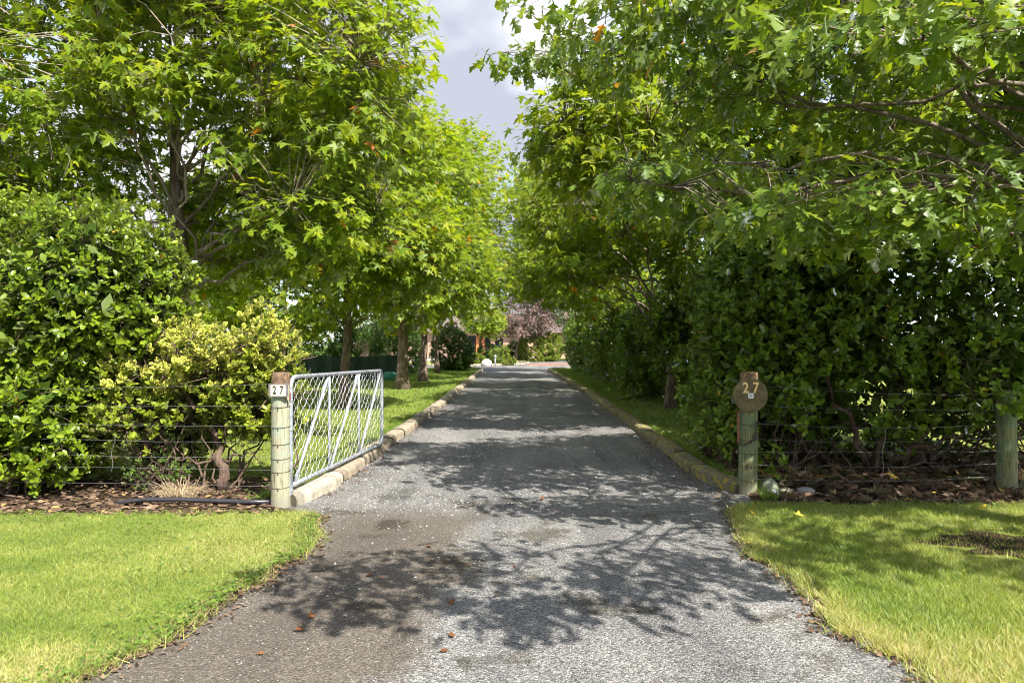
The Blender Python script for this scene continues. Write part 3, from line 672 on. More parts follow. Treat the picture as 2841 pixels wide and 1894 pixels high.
litter('clover_patch', 'small green clover leaves along the lawn edge and under the gate', x, y, .03+U(0, .03, len(x)), U(.014, .03, len(x)), U(.2, 1, len(x)), 'ell_lo', 'clover', .6, 'clover')

# ================================================================== GATE POSTS
def text_mesh(ch, size, depth, mat, sx=1., bold=0.):
    c = bpy.data.curves.new('digit', 'FONT'); c.body = ch; c.size = size; c.extrude = depth; c.offset = bold; c.align_x = 'CENTER'; c.align_y = 'CENTER'; c.resolution_u = 4
    o = bpy.data.objects.new('digit_src', c); COL.objects.link(o)
    dg = bpy.context.evaluated_depsgraph_get(); me = bpy.data.meshes.new_from_object(o.evaluated_get(dg))
    bpy.data.objects.remove(o); bpy.data.curves.remove(c)
    # text lies in XY: stand it up, facing -Y
    n = len(me.vertices); co = np.empty(n*3, np.float32); me.vertices.foreach_get('co', co); co = co.reshape(-1, 3)
    me.vertices.foreach_set('co', np.stack([co[:, 0]*sx, -co[:, 2], co[:, 1]], 1).ravel()); me.materials.clear(); me.materials.append(mat); me.update(); me.name = 'digit'
    return me
def make_post(name, label, loc, h, r, mat, notch=True, lean=0, group=None):
    root = empty(name, loc, label, 'post', group); L = np.array(loc)
    z = np.array([-.25, 0, .12, .35, .6, .85, h-.14, h-.02, h]); P = np.column_stack([L[0]+lean*z, L[1]+0*z, L[2]+z])
    mb = MB(); mb.tube(P, r*np.array([1.03, 1.03, 1.0, .985, .975, .96, .95, .945, .90]), 26, jit=.006); mb.build('shaft', mat, root, True)
    return root
LP_ = (-2.065, 6.10, 0.); RP_ = (2.285, 6.62, 0.)
lp = make_post('gate_post', 'weathered grey round timber gate post carrying the cream number plate', LP_, 1.20, .086, M['post'])
rp = make_post('gate_post', 'mossy green round timber gate post carrying the round number disc', RP_, 1.18, .088, M['postg'], lean=.012)
cp = make_post('fence_post', 'mossy round fence post half hidden in the hedge at the right edge', (4.93, 6.80, 0), 1.0, .09, M['postg'], lean=-.01)
def rect(mb, cx, cy, cz, w_, d, h_): mb.box((cx, cy, cz), (w_/2, d/2, h_/2))
fy = LP_[1]-.086
mb = MB(); rect(mb, -2.055, fy-.012, 1.045, .165, .016, .112); pl = mb.build('number_plate', M['plategrey'], lp)
mb = MB(); rect(mb, -2.053, fy-.0225, 1.045, .128, .004, .094); mb.build('plate_face', M['cream'], pl)
for ch, dx in (('2', -.031), ('7', .031)): link('digit', text_mesh(ch, .098, .0015, M['black'], .72, .0022), pl, (-2.053+dx-LP_[0], fy-.027-LP_[1], 1.047)).parent = pl
# wedge-cut dark shoulder board at the post head
mb = MB(); mb.add(np.array([(-2.025, fy+.03, 1.095), (-1.975, fy+.04, .93), (-1.975, fy+.04, 1.19), (-2.04, fy+.03, 1.19), (-2.025, fy+.012, 1.095), (-1.975, fy+.02, .93), (-1.975, fy+.02, 1.19), (-2.04, fy+.012, 1.19)]), [[0, 1, 2, 3], [7, 6, 5, 4], [0, 4, 5, 1], [1, 5, 6, 2], [2, 6, 7, 3], [3, 7, 4, 0]])
mb.build('head_board', M['post'], lp)
# wire ties round the posts
def ties(post, loc, r, zs, nm='wire_tie'):
    for k, z in enumerate(zs):
        th = np.linspace(math.pi*.98, math.pi*2.05, 14); mb = MB()
        mb.tube(np.column_stack([loc[0]+(r+.003)*np.cos(th), loc[1]+(r+.003)*np.sin(th), z-.012*np.sin(np.linspace(0, math.pi, 14))]), .0022, 5)
        mb.tube([(loc[0]+.005, loc[1]-r-.004, z-.004), (loc[0]+.004, loc[1]-r-.010, z-.018), (loc[0]+.006, loc[1]-r-.003, z-.034)], .0028, 5)
        mb.build(nm, M['chain'], post, True)
ZL = [1.10, .905, .725, .575, .445, .33, .19]; ZR = [1.05, .85, .685, .535, .41, .285, .15]
ties(lp, LP_, .084, ZL[1:]); ties(rp, RP_, .086, [ZR[2], ZR[3], ZR[4], ZR[5], ZR[6]])
# round number disc
dy = RP_[1]-.088; dc = np.array([RP_[0]-.008, dy-.018, .965]); R_ = .162
th = np.linspace(0, 2*np.pi, 48, endpoint=False); rv = R_*(1+.012*np.sin(2*th+1)+.006*np.sin(7*th))
ring = lambda s, yy: np.stack([dc[0]+rv*s*np.cos(th), np.full(48, yy), dc[2]+rv*s*np.sin(th)], 1)
mb = MB(); V = np.concatenate([ring(.97, dc[1]-.016), ring(1, dc[1]-.010), ring(1, dc[1]+.014), ring(.97, dc[1]+.017)]); F = []
for a in range(3):
    for k in range(48): F.append([a*48+k, a*48+(k+1) % 48, (a+1)*48+(k+1) % 48, (a+1)*48+k])
mb.add(V, F); mb.F.setdefault(48, []).append(np.array([np.arange(48)])); mb.F[48].append(np.array([np.arange(48)[::-1]+144])); disc = mb.build('number_disc', M['disc'], rp)
for ch, dx in (('2', -.054), ('7', .042)): link('digit', text_mesh(ch, .142, .005, M['goldnum'], .80, .0028), disc, (dc[0]+dx-RP_[0], dc[1]-.021-RP_[1], dc[2]+.068))
mb = MB(); rect(mb, dc[0]-.004, dc[1]-.019, dc[2]-.004, .050, .005, .050); wt = mb.build('washer_plate', M['whitetag'], disc)
mb = MB(); th6 = np.arange(7)*math.pi/3; mb.tube([(dc[0]-.004, dc[1]-.022, dc[2]-.004), (dc[0]-.004, dc[1]-.034, dc[2]-.004)], .011, 6); mb.build('bolt', M['galv'], disc)
# latch strap, chain and padlock on the right post
mb = MB(); mb.tube([(RP_[0]-.098, RP_[1]-.03, .80), (RP_[0]-.104, RP_[1]-.03, .70), (RP_[0]-.100, RP_[1]-.03, .56), (RP_[0]-.103, RP_[1]-.045, .50)], .011, 6); mb.tube([(RP_[0]-.13, RP_[1]-.05, .805), (RP_[0]-.06, RP_[1]-.07, .80)], .006, 5); mb.build('latch_strap', M['rust'], rp)
path = np.array([(-.10, -.045, .495), (-.075, -.085, .487), (-.03, -.104, .505), (.02, -.106, .545), (.045, -.100, .60), (.05, -.098, .66), (.055, -.095, .71), (.085, -.05, .69)])+np.array(RP_)
sp = np.r_[0, np.cumsum(np.linalg.norm(np.diff(path, axis=0), axis=1))]; nl = 15; mb = MB(); t = np.linspace(0, sp[-1], nl)
for k in range(nl):
    c = np.array([np.interp(t[k], sp, path[:, a]) for a in range(3)]); c2 = np.array([np.interp(min(t[k]+.01, sp[-1]), sp, path[:, a]) for a in range(3)])
    d = c2-c if np.linalg.norm(c2-c) > 1e-6 else np.array([0, 0, .01]); d = norm(d[None])[0]; s_ = norm(np.cross(d, [0, 1, 0])[None])[0] if k % 2 else np.array([0, 1., 0]); an = np.linspace(0, 2*np.pi, 11)
    mb.tube(c+np.cos(an)[:, None]*d*.019+np.sin(an)[:, None]*s_*.009, .0036, 5, False)
mb.build('chain', M['chain'], rp, True)
mb = MB(); rect(mb, RP_[0]+.042, RP_[1]-.118, .565, .042, .02, .05); an = np.linspace(0, math.pi, 9); mb.tube(np.stack([RP_[0]+.042+.014*np.cos(an), np.full(9, RP_[1]-.118), .59+.028*np.sin(an)], 1), .0035, 5); mb.build('padlock', M['chain'], rp)

# ================================================================== WIRE FENCES
def fence(label, a, b, zs, zb, droppers):
    root = empty('wire_fence', (a[0], a[1], 0), label, 'fence')
    for k, (z, z2) in enumerate(zip(zs, zb)):
        n = 15; t = np.linspace(0, 1, n); P = np.column_stack([a[0]+(b[0]-a[0])*t, a[1]+(b[1]-a[1])*t, z+(z2-z)*t-.025*np.sin(np.pi*t)*U(.2, 1.6)]); P[1:-1] += rng.normal(0, .0035, (n-2, 3))
        mb = MB(); mb.tube(P, .0015, 4); mb.build('wire', M['fwire'], root)
    for (t, z0, z1) in droppers:
        x, y = a[0]+(b[0]-a[0])*t, a[1]+(b[1]-a[1])*t-.006; q = np.linspace(0, 1, 9)
        mb = MB(); mb.tube(np.column_stack([x+.012*np.sin(q*9)+.03*q, y+0*q, z0+(z1-z0)*q]), .0025, 4); mb.build('dropper', M['fwire'], root)
    return root
fence('slack wire fence in front of the left glossy hedge', (LP_[0]-.08, 6.075), (-7.2, 6.75), ZL, [1.0, .90, .73, .58, .45, .34, .20], [(.305, .28, .62)])
fence('slack wire fence across the front of the right dark hedge', (RP_[0]+.08, 6.60), (4.85, 6.73), ZR, [.96, .80, .66, .53, .40, .28, .15], [(.50, .15, .62)])
fence('short run of fence wire beyond the right edge post', (5.0, 6.73), (7.6, 6.9), ZR, ZR, [])

# ================================================================== GATE
G0 = np.array([-1.985, 6.12]); G1 = np.array([-1.72, 9.02]); gz = lambda t: (.185-.045*t, 1.155-.05*t)
gate = empty('farm_gate', (G0[0], G0[1], 0), 'open tubular steel farm gate with wire netting swung back along the kerb', 'gate')
def gp(t, v): z0, z1 = gz(t); return np.array([*(G0+(G1-G0)*t), z0+(z1-z0)*v])
Lg = np.linalg.norm(G1-G0); rc = .10
pts = [gp(0, .0)]
def corner(t, v, st, sv):
    out = []; H = .97
    for an in np.linspace(0, math.pi/2, 6):
        dt = rc/Lg*(1-math.sin(an)); dv = rc/H*(1-math.cos(an)); out.append((t+st*dt, v+sv*dv))
    return out
seq = [(0, 0), (0, .25), (0, .5), (0, .8)]+corner(0, 1, 1, -1)[::-1][:0]
# near stile up, rounded near top, top rail, rounded far top, far stile, rounded far bottom, bottom rail
ax = [(0, v) for v in (-.02, .2, .5, .8, 1-rc/.97)]+[(rc/Lg*(1-math.cos(a)), 1-rc/.97*(1-math.sin(a))) for a in np.linspace(.25, math.pi/2, 5)]
ax += [(t, 1) for t in (.2, .5, .8, 1-rc/Lg)]+[(1-rc/Lg*(1-math.sin(a)), 1-rc/.97*(1-math.cos(a))) for a in np.linspace(.25, math.pi/2, 5)]
ax += [(1, v) for v in (.8, .5, .2, rc/.97)]+[(1-rc/Lg*(1-math.cos(a)), rc/.97*(1-math.sin(a))) for a in np.linspace(.25, math.pi/2, 5)]
ax += [(t, 0) for t in (.8, .5, .2, 0.0)]
mb = MB(); mb.tube(np.array([gp(t, v) for t, v in ax]), .0205, 10); mb.build('frame', M['galv'], gate, True)
for t in (1/3, 2/3):
    mb = MB(); mb.tube(np.array([gp(t, v) for v in (0, .3, .6, 1)]), .0135, 8); mb.build('upright', M['galv'], gate, True)
for a, b in ((.035, 1/3-.01), (1/3+.02, 2/3-.01), (2/3+.02, .975)):
    mb = MB(); mb.tube(np.array([gp(a+(b-a)*v, v*.96+.02) for v in (0, .3, .6, .9, 1)]), .0155, 8); mb.build('brace', M['galv'], gate, True)
# hexagonal netting
mb = MB(); cw, ch = .074, .085; nc = int(Lg/cw); nr_ = int(.97/ch); nrmv = np.array([G1[1]-G0[1], -(G1[0]-G0[0])])/Lg
def hp(i, j):
    t = (i*cw)/Lg; v = j
    b = gp(min(max(t, 0), 1), min(max(v, .0), 1.0)); o_ = .012+.010*math.sin(i*.7)*math.sin(j*6); return b+np.array([nrmv[0]*o_, nrmv[1]*o_, 0])+rng.normal(0, .0035, 3)
NV = {}
def node(i, j):
    if (i, j) not in NV: NV[(i, j)] = hp(i, j)
    return NV[(i, j)]
rows = []; v = 0.
while v < 1: rows += [v, min(v+ch*.30/.97, 1)]; v += ch*.5/.97+ch*.15/.97
rows.append(1.0)
for i in range(nc+1):
    for j in range(len(rows)-1):
        sgn = lambda jj: .25 if ((jj // 2+i) % 2) else -.25
        ia, ib = i+sgn(j), i+sgn(j+1)
        if min(ia, ib) < 0 or max(ia, ib)*cw > Lg: continue
        mb.tube([node(ia, round(rows[j], 4)), node(ib, round(rows[j+1], 4))], .0022 if j % 2 == 0 else .0016, 3, False)
o = mb.build('netting', M['wire'], gate); o['kind'] = 'stuff'
# tie wire twisted round the rails
mb = MB()
for t in np.linspace(.06, .97, 30):
    for v in (0, 1):
        c = gp(t, v); an = np.linspace(0, 2*np.pi, 9); d = np.array([*(G1-G0), 0])/Lg; s_ = np.array([nrmv[0], nrmv[1], 0])
        mb.tube(c+.0225*(np.cos(an)[:, None]*s_+np.sin(an)[:, None]*np.array([0, 0, 1]))+np.linspace(-.012, .012, 9)[:, None]*d, .002, 4, False)
for v in np.linspace(.1, .9, 7):
    for t in (0, 1):
        c = gp(t, v); an = np.linspace(0, 2*np.pi, 9); mb.tube(c+.0225*np.stack([np.cos(an), np.sin(an), an*0], 1)+np.linspace(-.01, .01, 9)[:, None]*np.array([0, 0, 1]), .002, 4, False)
mb.build('tie_wires', M['chain'], gate)['kind'] = 'stuff'
mb = MB(); mb.box((-1.998, 6.10, .985), (.022, .022, .032)); mb.tube([(-1.975, 6.06, 1.028), (-2.01, 6.05, 1.03), (-2.05, 6.07, 1.03)], .006, 6); mb.tube([(-1.985, 6.07, .945), (-2.02, 6.06, .93), (-2.06, 6.07, .93)], .010, 6); mb.build('hinge', M['rust'], gate)
mb = MB(); mb.box((-1.992, 6.11, .165), (.026, .026, .034)); mb.tube([(-1.985, 6.10, .125), (-2.03, 6.08, .115), (-2.07, 6.08, .115)], .011, 6); mb.tube([(-1.985, 6.10, .10), (-1.985, 6.10, .16)], .018, 8); mb.build('hinge', M['galv'], gate)

# poly pipe
mb = MB(); mb.tube([(-3.58, 6.13, .022), (-3.50, 6.12, .035), (-3.3, 6.11, .062), (-3.0, 6.12, .060), (-2.7, 6.13, .048), (-2.4, 6.12, .040), (-2.14, 6.11, .042)], .021, 10)
setp(mb.build('water_pipe', M['pipe'], None, True), 'black plastic pipe lying on the bark bed beside the left post', 'pipe')
# cobbles by the right post
def cobble(loc, r, col, label, sd):
    a = np.linspace(0, 2*np.pi, 14, endpoint=False); V = []; rings = 7
    for i in range(rings):
        ph = -math.pi/2+math.pi*(i+.0)/(rings-1)
        for t in a: V.append((math.cos(ph)*math.cos(t), math.cos(ph)*math.sin(t), math.sin(ph)))
    V = np.array(V); V = V*(1+.22*(vnoise(V+3, 1.3, sd)-.5)[:, None]*2)*np.array(r); i = np.arange(rings-1)[:, None]*14; j = np.arange(14)[None]; k = (j+1) % 14
    F = np.stack([i+j, i+k, i+14+k, i+14+j], -1).reshape(-1, 4); o = link('cobble_stone', mesh('cobble_stone', V, F, plain('cobble%d' % sd, col, .75, 0, .3, 25, .2), True), None, loc)
    return setp(o, label, 'stone')
cobble((2.49, 6.60, .065), (.085, .08, .085), (.20, .22, .15), 'green grey round stone tucked behind the right gate post', 1)
cobble((2.455, 6.47, .038), (.085, .06, .045), (.30, .31, .36), 'smooth blue grey pebble lying before the right gate post', 2)
cobble((2.66, 6.62, .03), (.075, .06, .035), (.30, .27, .19), 'flat tan stone between the round stone and the leaf litter', 3)
cobble((2.84, 6.60, .035), (.085, .065, .04), (.22, .23, .24), 'flat grey stone farthest from the right gate post', 4)
# single fallen leaves
def fallen(x, y, s, tp, mat, label, grp, z=.016):
    a = U(0, 6.28); q = (tp, mat, int(U(0, 3)))
    if q not in OBJ_MESH:
        V, T, E = TP[tp][q[2] % len(TP[tp])]; OBJ_MESH[q] = mesh('fallen_leaf', V*np.array([1, 1, -1.2]), T, M[mat], True, {'rnd': np.full(len(V), U(0, 1)), 'edge': E, 'gold': E*0})
    o = link('fallen_leaf', OBJ_MESH[q], None, (x, y, z)); o.rotation_euler = (U(-.25, .25), U(-.25, .25), a); o.scale = (s, s, s); setp(o, label, 'leaf', grp)
for (px, py) in [(1130, 1164), (1180, 1302), (880, 1330), (855, 1322), (1075, 1300), (715, 1425), (840, 1430), (1030, 1395), (700, 1450), (605, 1505), (1010, 1500), (1135, 1375), (1040, 1470), (985, 1255), (1290, 1180), (1440, 1018), (1170, 1105), (1245, 1150), (1560, 1050), (1105, 1085)]:
    X_, Y_ = (px*1.208-1420), 2746/(py*1.208-955); 
    fallen(X_*Y_/1894, Y_, U(.03, .055), 'ell_hi' if U(0, 1) < .65 else 'plane_lo', 'brownleaf', 'small dry brown leaf lying on the grey gravel drive', 'brown leaves on the drive', .02)
for (px, py) in [(1718, 1257), (1735, 1190), (2253, 1178), (2140, 1140), (2355-20, 1165), (2190, 1150), (1835, 1195)]:
    X_, Y_ = (px*1.208-1420), 2746/(py*1.208-955); fallen(X_*Y_/1894, Y_, U(.045, .075), 'plane_lo', 'yellowleaf', 'small bright yellow leaf fallen near the right verge', 'yellow leaves by the right verge', .045)

# ================================================================== HEDGES AND SHRUBS
def keep_left(P): return ~((P[:, 2] < 1.2) & (P[:, 0] > -4.05) & (P[:, 1] < 7.15)) & (P[:, 1] > 6.02) & (P[:, 1] < 8.0) & (P[:, 0] > -6.6)
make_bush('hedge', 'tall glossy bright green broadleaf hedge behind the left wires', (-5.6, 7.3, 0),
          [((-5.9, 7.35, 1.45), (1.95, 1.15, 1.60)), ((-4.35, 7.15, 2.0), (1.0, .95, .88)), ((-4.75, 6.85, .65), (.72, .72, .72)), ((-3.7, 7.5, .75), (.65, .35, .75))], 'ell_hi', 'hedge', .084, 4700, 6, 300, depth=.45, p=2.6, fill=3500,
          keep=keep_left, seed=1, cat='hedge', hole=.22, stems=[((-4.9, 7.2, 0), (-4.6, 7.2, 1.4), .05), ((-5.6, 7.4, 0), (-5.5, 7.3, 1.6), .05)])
def gold_f(pos, r): return ((pos[:, 2]+(r-.5)*.5+(vnoise(pos, 2., 3)-.5)*.5 > 1.22)).astype(float)
def keep_gold(P):
    low = P[:, 2] < .95
    return (P[:, 1] > 6.2) & (P[:, 2] > .28+.2*(P[:, 0] > -3.1)) & (~low | (vnoise(P, 2.4, 77) > .34))
make_bush('variegated_shrub', 'golden variegated shrub with bare stems between left hedge and gate post', (-2.98, 6.95, 0),
          [((-3.45, 6.85, 1.3), (.65, .55, .45)), ((-2.55, 6.8, 1.35), (.42, .42, .42)), ((-2.95, 6.95, 1.15), (.6, .5, .45)), ((-2.35, 6.8, 1.0), (.28, .3, .35)), ((-3.0, 6.95, .85), (.85, .5, .4)), ((-3.85, 6.75, .95), (.35, .4, .5)), ((-3.45, 6.85, .7), (.55, .5, .42)), ((-2.7, 6.85, .8), (.5, .45, .4))], 'ell_hi', 'gold', .074, 2000, 7, 300, depth=.42, fill=250, fillsize=.1,
          keep=keep_gold, seed=2, hole=.32, rough=1.9, goldfn=gold_f, spread=.8, upb=.7,
          stems=[((-2.86, 6.75, 0), (-2.95, 6.85, .55), .065), ((-2.93, 6.83, .5), (-3.4, 6.8, 1.15), .028), ((-2.95, 6.85, .5), (-2.6, 6.85, 1.25), .028), ((-2.95, 6.85, .45), (-3.05, 6.9, 1.3), .03), ((-2.9, 6.8, .3), (-2.45, 6.7, .42), .016), ((-2.9, 6.8, .3), (-3.5, 6.7, .33), .015)], nstems=14)
# ivy like undergrowth and dry tussock under the golden shrub
make_bush('creeper', 'small leaved pale creeper on the bed under the golden shrub', (-3.3, 6.55, 0), [((-3.35, 6.6, .22), (.35, .22, .22)), ((-3.6, 6.8, .4), (.3, .2, .35))], 'ell_lo', 'clover', .034, 330, 5, 0, depth=.2, seed=31, hole=.2, nstems=10, cat='creeper')
make_bush('creeper', 'small leaved creeper trailing at the far left foot of the hedge', (-4.75, 6.4, 0), [((-4.75, 6.42, .22), (.35, .2, .25))], 'ell_lo', 'hedge', .034, 260, 5, 0, depth=.2, seed=32, hole=.2, nstems=6, cat='creeper')
n = 160; a = U(0, 6.28, n); r = U(0, .10, n); bx, by = -3.13+r*np.cos(a)*1.6, 6.42+r*np.sin(a); mb = MB()
for k in range(n): mb.tube([(bx[k], by[k], .01), (bx[k]+np.cos(a[k])*.04, by[k]+np.sin(a[k])*.04, U(.05, .12)), (bx[k]+np.cos(a[k])*U(.06, .25), by[k]+np.sin(a[k])*U(.03, .12), U(.02, .2))], [.002, .0018, .001], 3, False)
o = setp(mb.build('dry_tussock', plain('dry_straw', (.42, .33, .20), .8, 0, .3, 20, 0)), 'tuft of dry straw grass on the bed under the golden shrub', 'grass')

def keep_right(P):
    x, y, z = P.T
    hollow = (z < 1.15-.25*np.abs(x-4.2)) & (x > 2.75) & (y < 8.3) & (vnoise(P, 2.6, 55) < .60+.25*(z < .5))
    hollow &= ~((x > 4.5) & (z > .72))
    return ~hollow & ((y > 6.78) | ((x > 4.5) & (z > .7))) & ~((x < 2.42) & (y < 7.4)) & (y < 8.9) & (x < 7.2)
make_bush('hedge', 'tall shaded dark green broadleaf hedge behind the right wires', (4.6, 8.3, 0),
          [((5.2, 8.25, 1.75), (2.75, 1.30, 1.75)), ((3.4, 8.0, 1.5), (.95, 1.05, 1.35)), ((3.9, 7.0, .2), (.4, .25, .28)), ((3.05, 7.05, .2), (.35, .25, .18)), ((5.1, 7.0, 1.25), (.8, .42, .55)), ((2.85, 8.35, 1.35), (.6, .95, 1.3))], 'ell_hi', 'hedge_shaded', .098, 4500, 6, 300, depth=.5, p=2.8, fill=12000, fillsize=.19,
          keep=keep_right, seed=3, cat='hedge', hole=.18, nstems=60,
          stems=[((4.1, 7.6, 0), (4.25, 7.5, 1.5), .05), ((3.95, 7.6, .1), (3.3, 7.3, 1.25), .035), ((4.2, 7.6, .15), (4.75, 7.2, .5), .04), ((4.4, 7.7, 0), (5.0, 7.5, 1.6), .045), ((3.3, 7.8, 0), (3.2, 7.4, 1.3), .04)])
for k, (cx, cy, rx, ry, h, sd, lab) in enumerate([
        (4.35, 11.6, 1.2, 2.0, 3.5, 11, 'broadleaf hedge shrub nearest behind the right front hedge'),
        (4.75, 16.6, 1.35, 2.6, 3.1, 12, 'broad dark hedge shrub just behind the slender right trunk'),
        (4.45, 21.5, 1.35, 2.9, 3.2, 13, 'dark hedge shrub midway along the right kerb'),
        (4.35, 27.5, 1.35, 3.6, 3.2, 14, 'dark hedge shrub beyond the midway one on the right'),
        (4.15, 34.5, 1.35, 3.9, 3.0, 15, 'farthest dark hedge shrub at the right end of the drive')]):
    make_bush('hedge_shrub', lab, (cx, cy, 0), [((cx, cy, h*.5), (rx, ry, h*.52))]+([((3.45, 14.2, 1.8), (.62, .6, .75)), ((3.3, 17.5, 1.3), (.6, 1.2, 1.2))] if k == 1 else []), 'ell_lo' if k < 2 else 'dia', 'hedge_shaded', .10+.02*k, 2300 if k < 2 else 2000, 6, 120 if k == 0 else 0, 'hedge shrubs along the right kerb',
              depth=.35, p=3., seed=sd, cat='shrub', hole=.15, nstems=20, keep=lambda P: P[:, 0] < 5.5, fill=2500, fillsize=.3)

# ================================================================== TREES
# street oak just outside the right edge of the picture, hanging over the verge and the drive
OB = (4.55, 4.95, 0)
make_tree('pin_oak', 'oak with deeply cut glossy leaves hanging in from the upper right', OB, [(0, 0, 0), (-.05, .02, 1.6), (-.1, 0, 3.4), (-.25, -.05, 5.5), (-.3, -.1, 7.4)], .20,
          [((1.65, 2.0, 3.2), (1.75, .9, .24)), ((3.0, 3.9, 3.3), (1.7, .6, .34)), ((2.9, 4.4, 2.35), (1.9, .65, .42)), ((1.35, 5.5, 2.8), (.75, .55, .3)), ((3.4, 6.0, 3.5), (2.2, .8, 1.2)),
           ((1.75, 5.8, 4.4), (1.7, 1.2, 1.0)), ((.55, 6.9, 4.35), (.95, .35, .22)), ((4.4, 5.3, 5.6), (2.3, 1.6, 1.5)), ((6.1, 4.7, 4.4), (1.7, 1.4, 1.5)), ((4.5, 2.45, 3.5), (1.8, 1.0, .4)), ((2.6, 4.6, 3.9), (1.8, .6, .3)), ((4.2, 4.6, 2.4), (1.1, .6, .6)), ((3.9, 4.75, 3.55), (1.4, .6, .35)), ((2.3, 6.6, 2.9), (1.3, .5, .5))],
          'oak_hi', 'oak', .148, 3500, 6, 300, hole=.36, hscale=1.5, lodq=0., keep=lambda P: (P[:, 2] > 1.82+.12*np.maximum(P[:, 1]-3.5, 0)) & (P[:, 0] > -.6) & ((P[:, 1] > 3.25) | (P[:, 2] > 3.0) | (P[:, 0] > 3.2)), seed=1, limbmax=.022, nlimb=3, droop=.8, twigfrac=.5, core=.25)
PL = 'plane trees lining the drive'
make_tree('plane_tree', 'nearest left plane tree with open crown rising behind the glossy hedge', (-4.62, 9.6, 0), [(0, 0, 0), (.08, 0, 1.6), (-.02, 0, 2.6), (-.14, .05, 4.2), (-.05, 0, 6.5), (0, 0, 9)], .15,
          [((-6.3, 9.2, 4.9), (2.0, 1.7, 2.2)), ((-2.6, 9.0, 4.9), (1.75, 1.6, 1.9)), ((-2.5, 8.9, 3.1), (1.25, 1.0, .9)), ((-4.4, 9.4, 7.4), (2.6, 2.0, 1.7)), ((-4.5, 8.5, 5.4), (1.5, .8, 1.3)), ((-6.6, 9.0, 3.1), (1.4, 1.2, .8)), ((-4.2, 10.2, 3.5), (1.4, .9, 1.2)), ((-4.6, 8.3, 6.4), (1.6, .9, 1.0))],
          'plane_hi', 'plane', .168, 4000, 6, 300, hole=.31, lodq=0., twigfrac=.6, hscale=.8, keep=keep_drive(2.15), group=PL, seed=2, limb_from=.3, core=.3, limbmat='paletwig', limbmax=.026, nlimb=4)
make_tree('plane_tree', 'second left plane tree with slim trunk seen above the gate', (-3.72, 15.2, 0), [(0, 0, 0), (.05, 0, 2), (-.02, 0, 4), (0, 0, 7.8)], .125,
          [((-3.4, 14.9, 3.5), (2.5, 2.2, 1.7)), ((-3.4, 15, 5.6), (2.3, 2.2, 2.2)), ((-2.2, 14.0, 3.6), (1.4, 1.5, 1.3)), ((-5.8, 14.6, 3.8), (1.7, 1.6, 1.7))],
          'plane_lo', 'plane', .175, 2700, 6, 220, hole=.33, keep=keep_drive(1.95), group=PL, seed=3)
make_tree('plane_tree', 'third left plane tree with stout dark trunk beside the lawn', (-3.50, 21.8, 0), [(0, 0, 0), (.0, 0, 2), (.1, 0, 4), (0, 0, 8.8)], .20,
          [((-3.0, 21.6, 4.0), (2.7, 2.5, 2.2)), ((-3.1, 21.8, 6.6), (2.4, 2.4, 2.4))], 'plane_lo', 'plane', .20, 2000, 6, 100, hole=.34, keep=keep_drive(1.75), group=PL, seed=4)
make_tree('plane_tree', 'fourth left plane tree with sun flecked dark trunk', (-3.44, 26.4, 0), [(0, 0, 0), (.05, 0, 2), (.1, 0, 5), (0, 0, 9.8)], .17,
          [((-2.8, 26.4, 4.6), (3.0, 2.6, 2.6)), ((-2.7, 26.4, 7.4), (2.6, 2.6, 2.8))], 'plane_xl', 'plane', .21, 1500, 6, 0, hole=.34, keep=keep_drive(1.9), group=PL, seed=5)
make_tree('plane_tree', 'farthest left plane tree with pale slender trunk', (-3.72, 33.9, 0), [(0, 0, 0), (-.1, 0, 2), (-.2, 0, 4), (0, 0, 10)], .125,
          [((-2.3, 33.9, 5.2), (3.2, 2.8, 2.8)), ((-2.0, 33.5, 8.7), (2.9, 2.6, 3.7))], 'plane_xl', 'plane', .22, 1400, 6, 0, hole=.33, keep=keep_drive(2.1), group=PL, seed=6, limbmat='paletwig')
make_tree('plane_tree', 'nearest right plane tree standing inside the hedge behind the oak', (4.7, 10.6, 0), [(0, 0, 0), (-.05, 0, 2), (-.1, 0, 5), (0, 0, 8.0)], .16,
          [((2.4, 10.2, 4.6), (2.3, 1.7, 1.5)), ((4.4, 10.4, 5.6), (2.6, 2.0, 2.0)), ((4.8, 10.2, 3.6), (2.0, 1.4, 1.0)), ((6.8, 10.4, 4.4), (2.0, 1.5, 1.6)), ((1.35, 9.6, 4.4), (1.25, .9, 1.0))], 'plane_hi', 'plane', .168, 3000, 6, 220, hole=.32, lodq=0., keep=keep_drive(2.4), group=PL, seed=7)
make_tree('plane_tree', 'second right plane tree with pale limbs reaching over the drive', (3.55, 15.3, 0), [(0, 0, 0), (0, 0, 1.8), (.1, 0, 4), (.2, 0, 7.5)], .115,
          [((2.0, 14.8, 4.4), (2.0, 2.0, 1.5)), ((3.4, 15.3, 5.6), (2.6, 2.4, 2.0)), ((1.6, 14.5, 3.1), (1.2, 1.4, .6)), ((4.6, 15.0, 3.4), (1.7, 1.5, 1.1))], 'plane_lo', 'plane', .168, 2300, 6, 150, hole=.36, keep=keep_drive(2.2), group=PL, seed=8, limbmat='paletwig',
          extra_limbs=[((3.55, 15.3, 1.75), (.7, 14.2, 3.6), .055), ((3.3, 15.2, 2.0), (1.4, 13.4, 4.2), .04), ((3.55, 15.3, 2.3), (.4, 15.2, 4.3), .045), ((3.0, 15, 2.2), (1.0, 14.6, 2.9), .03)])
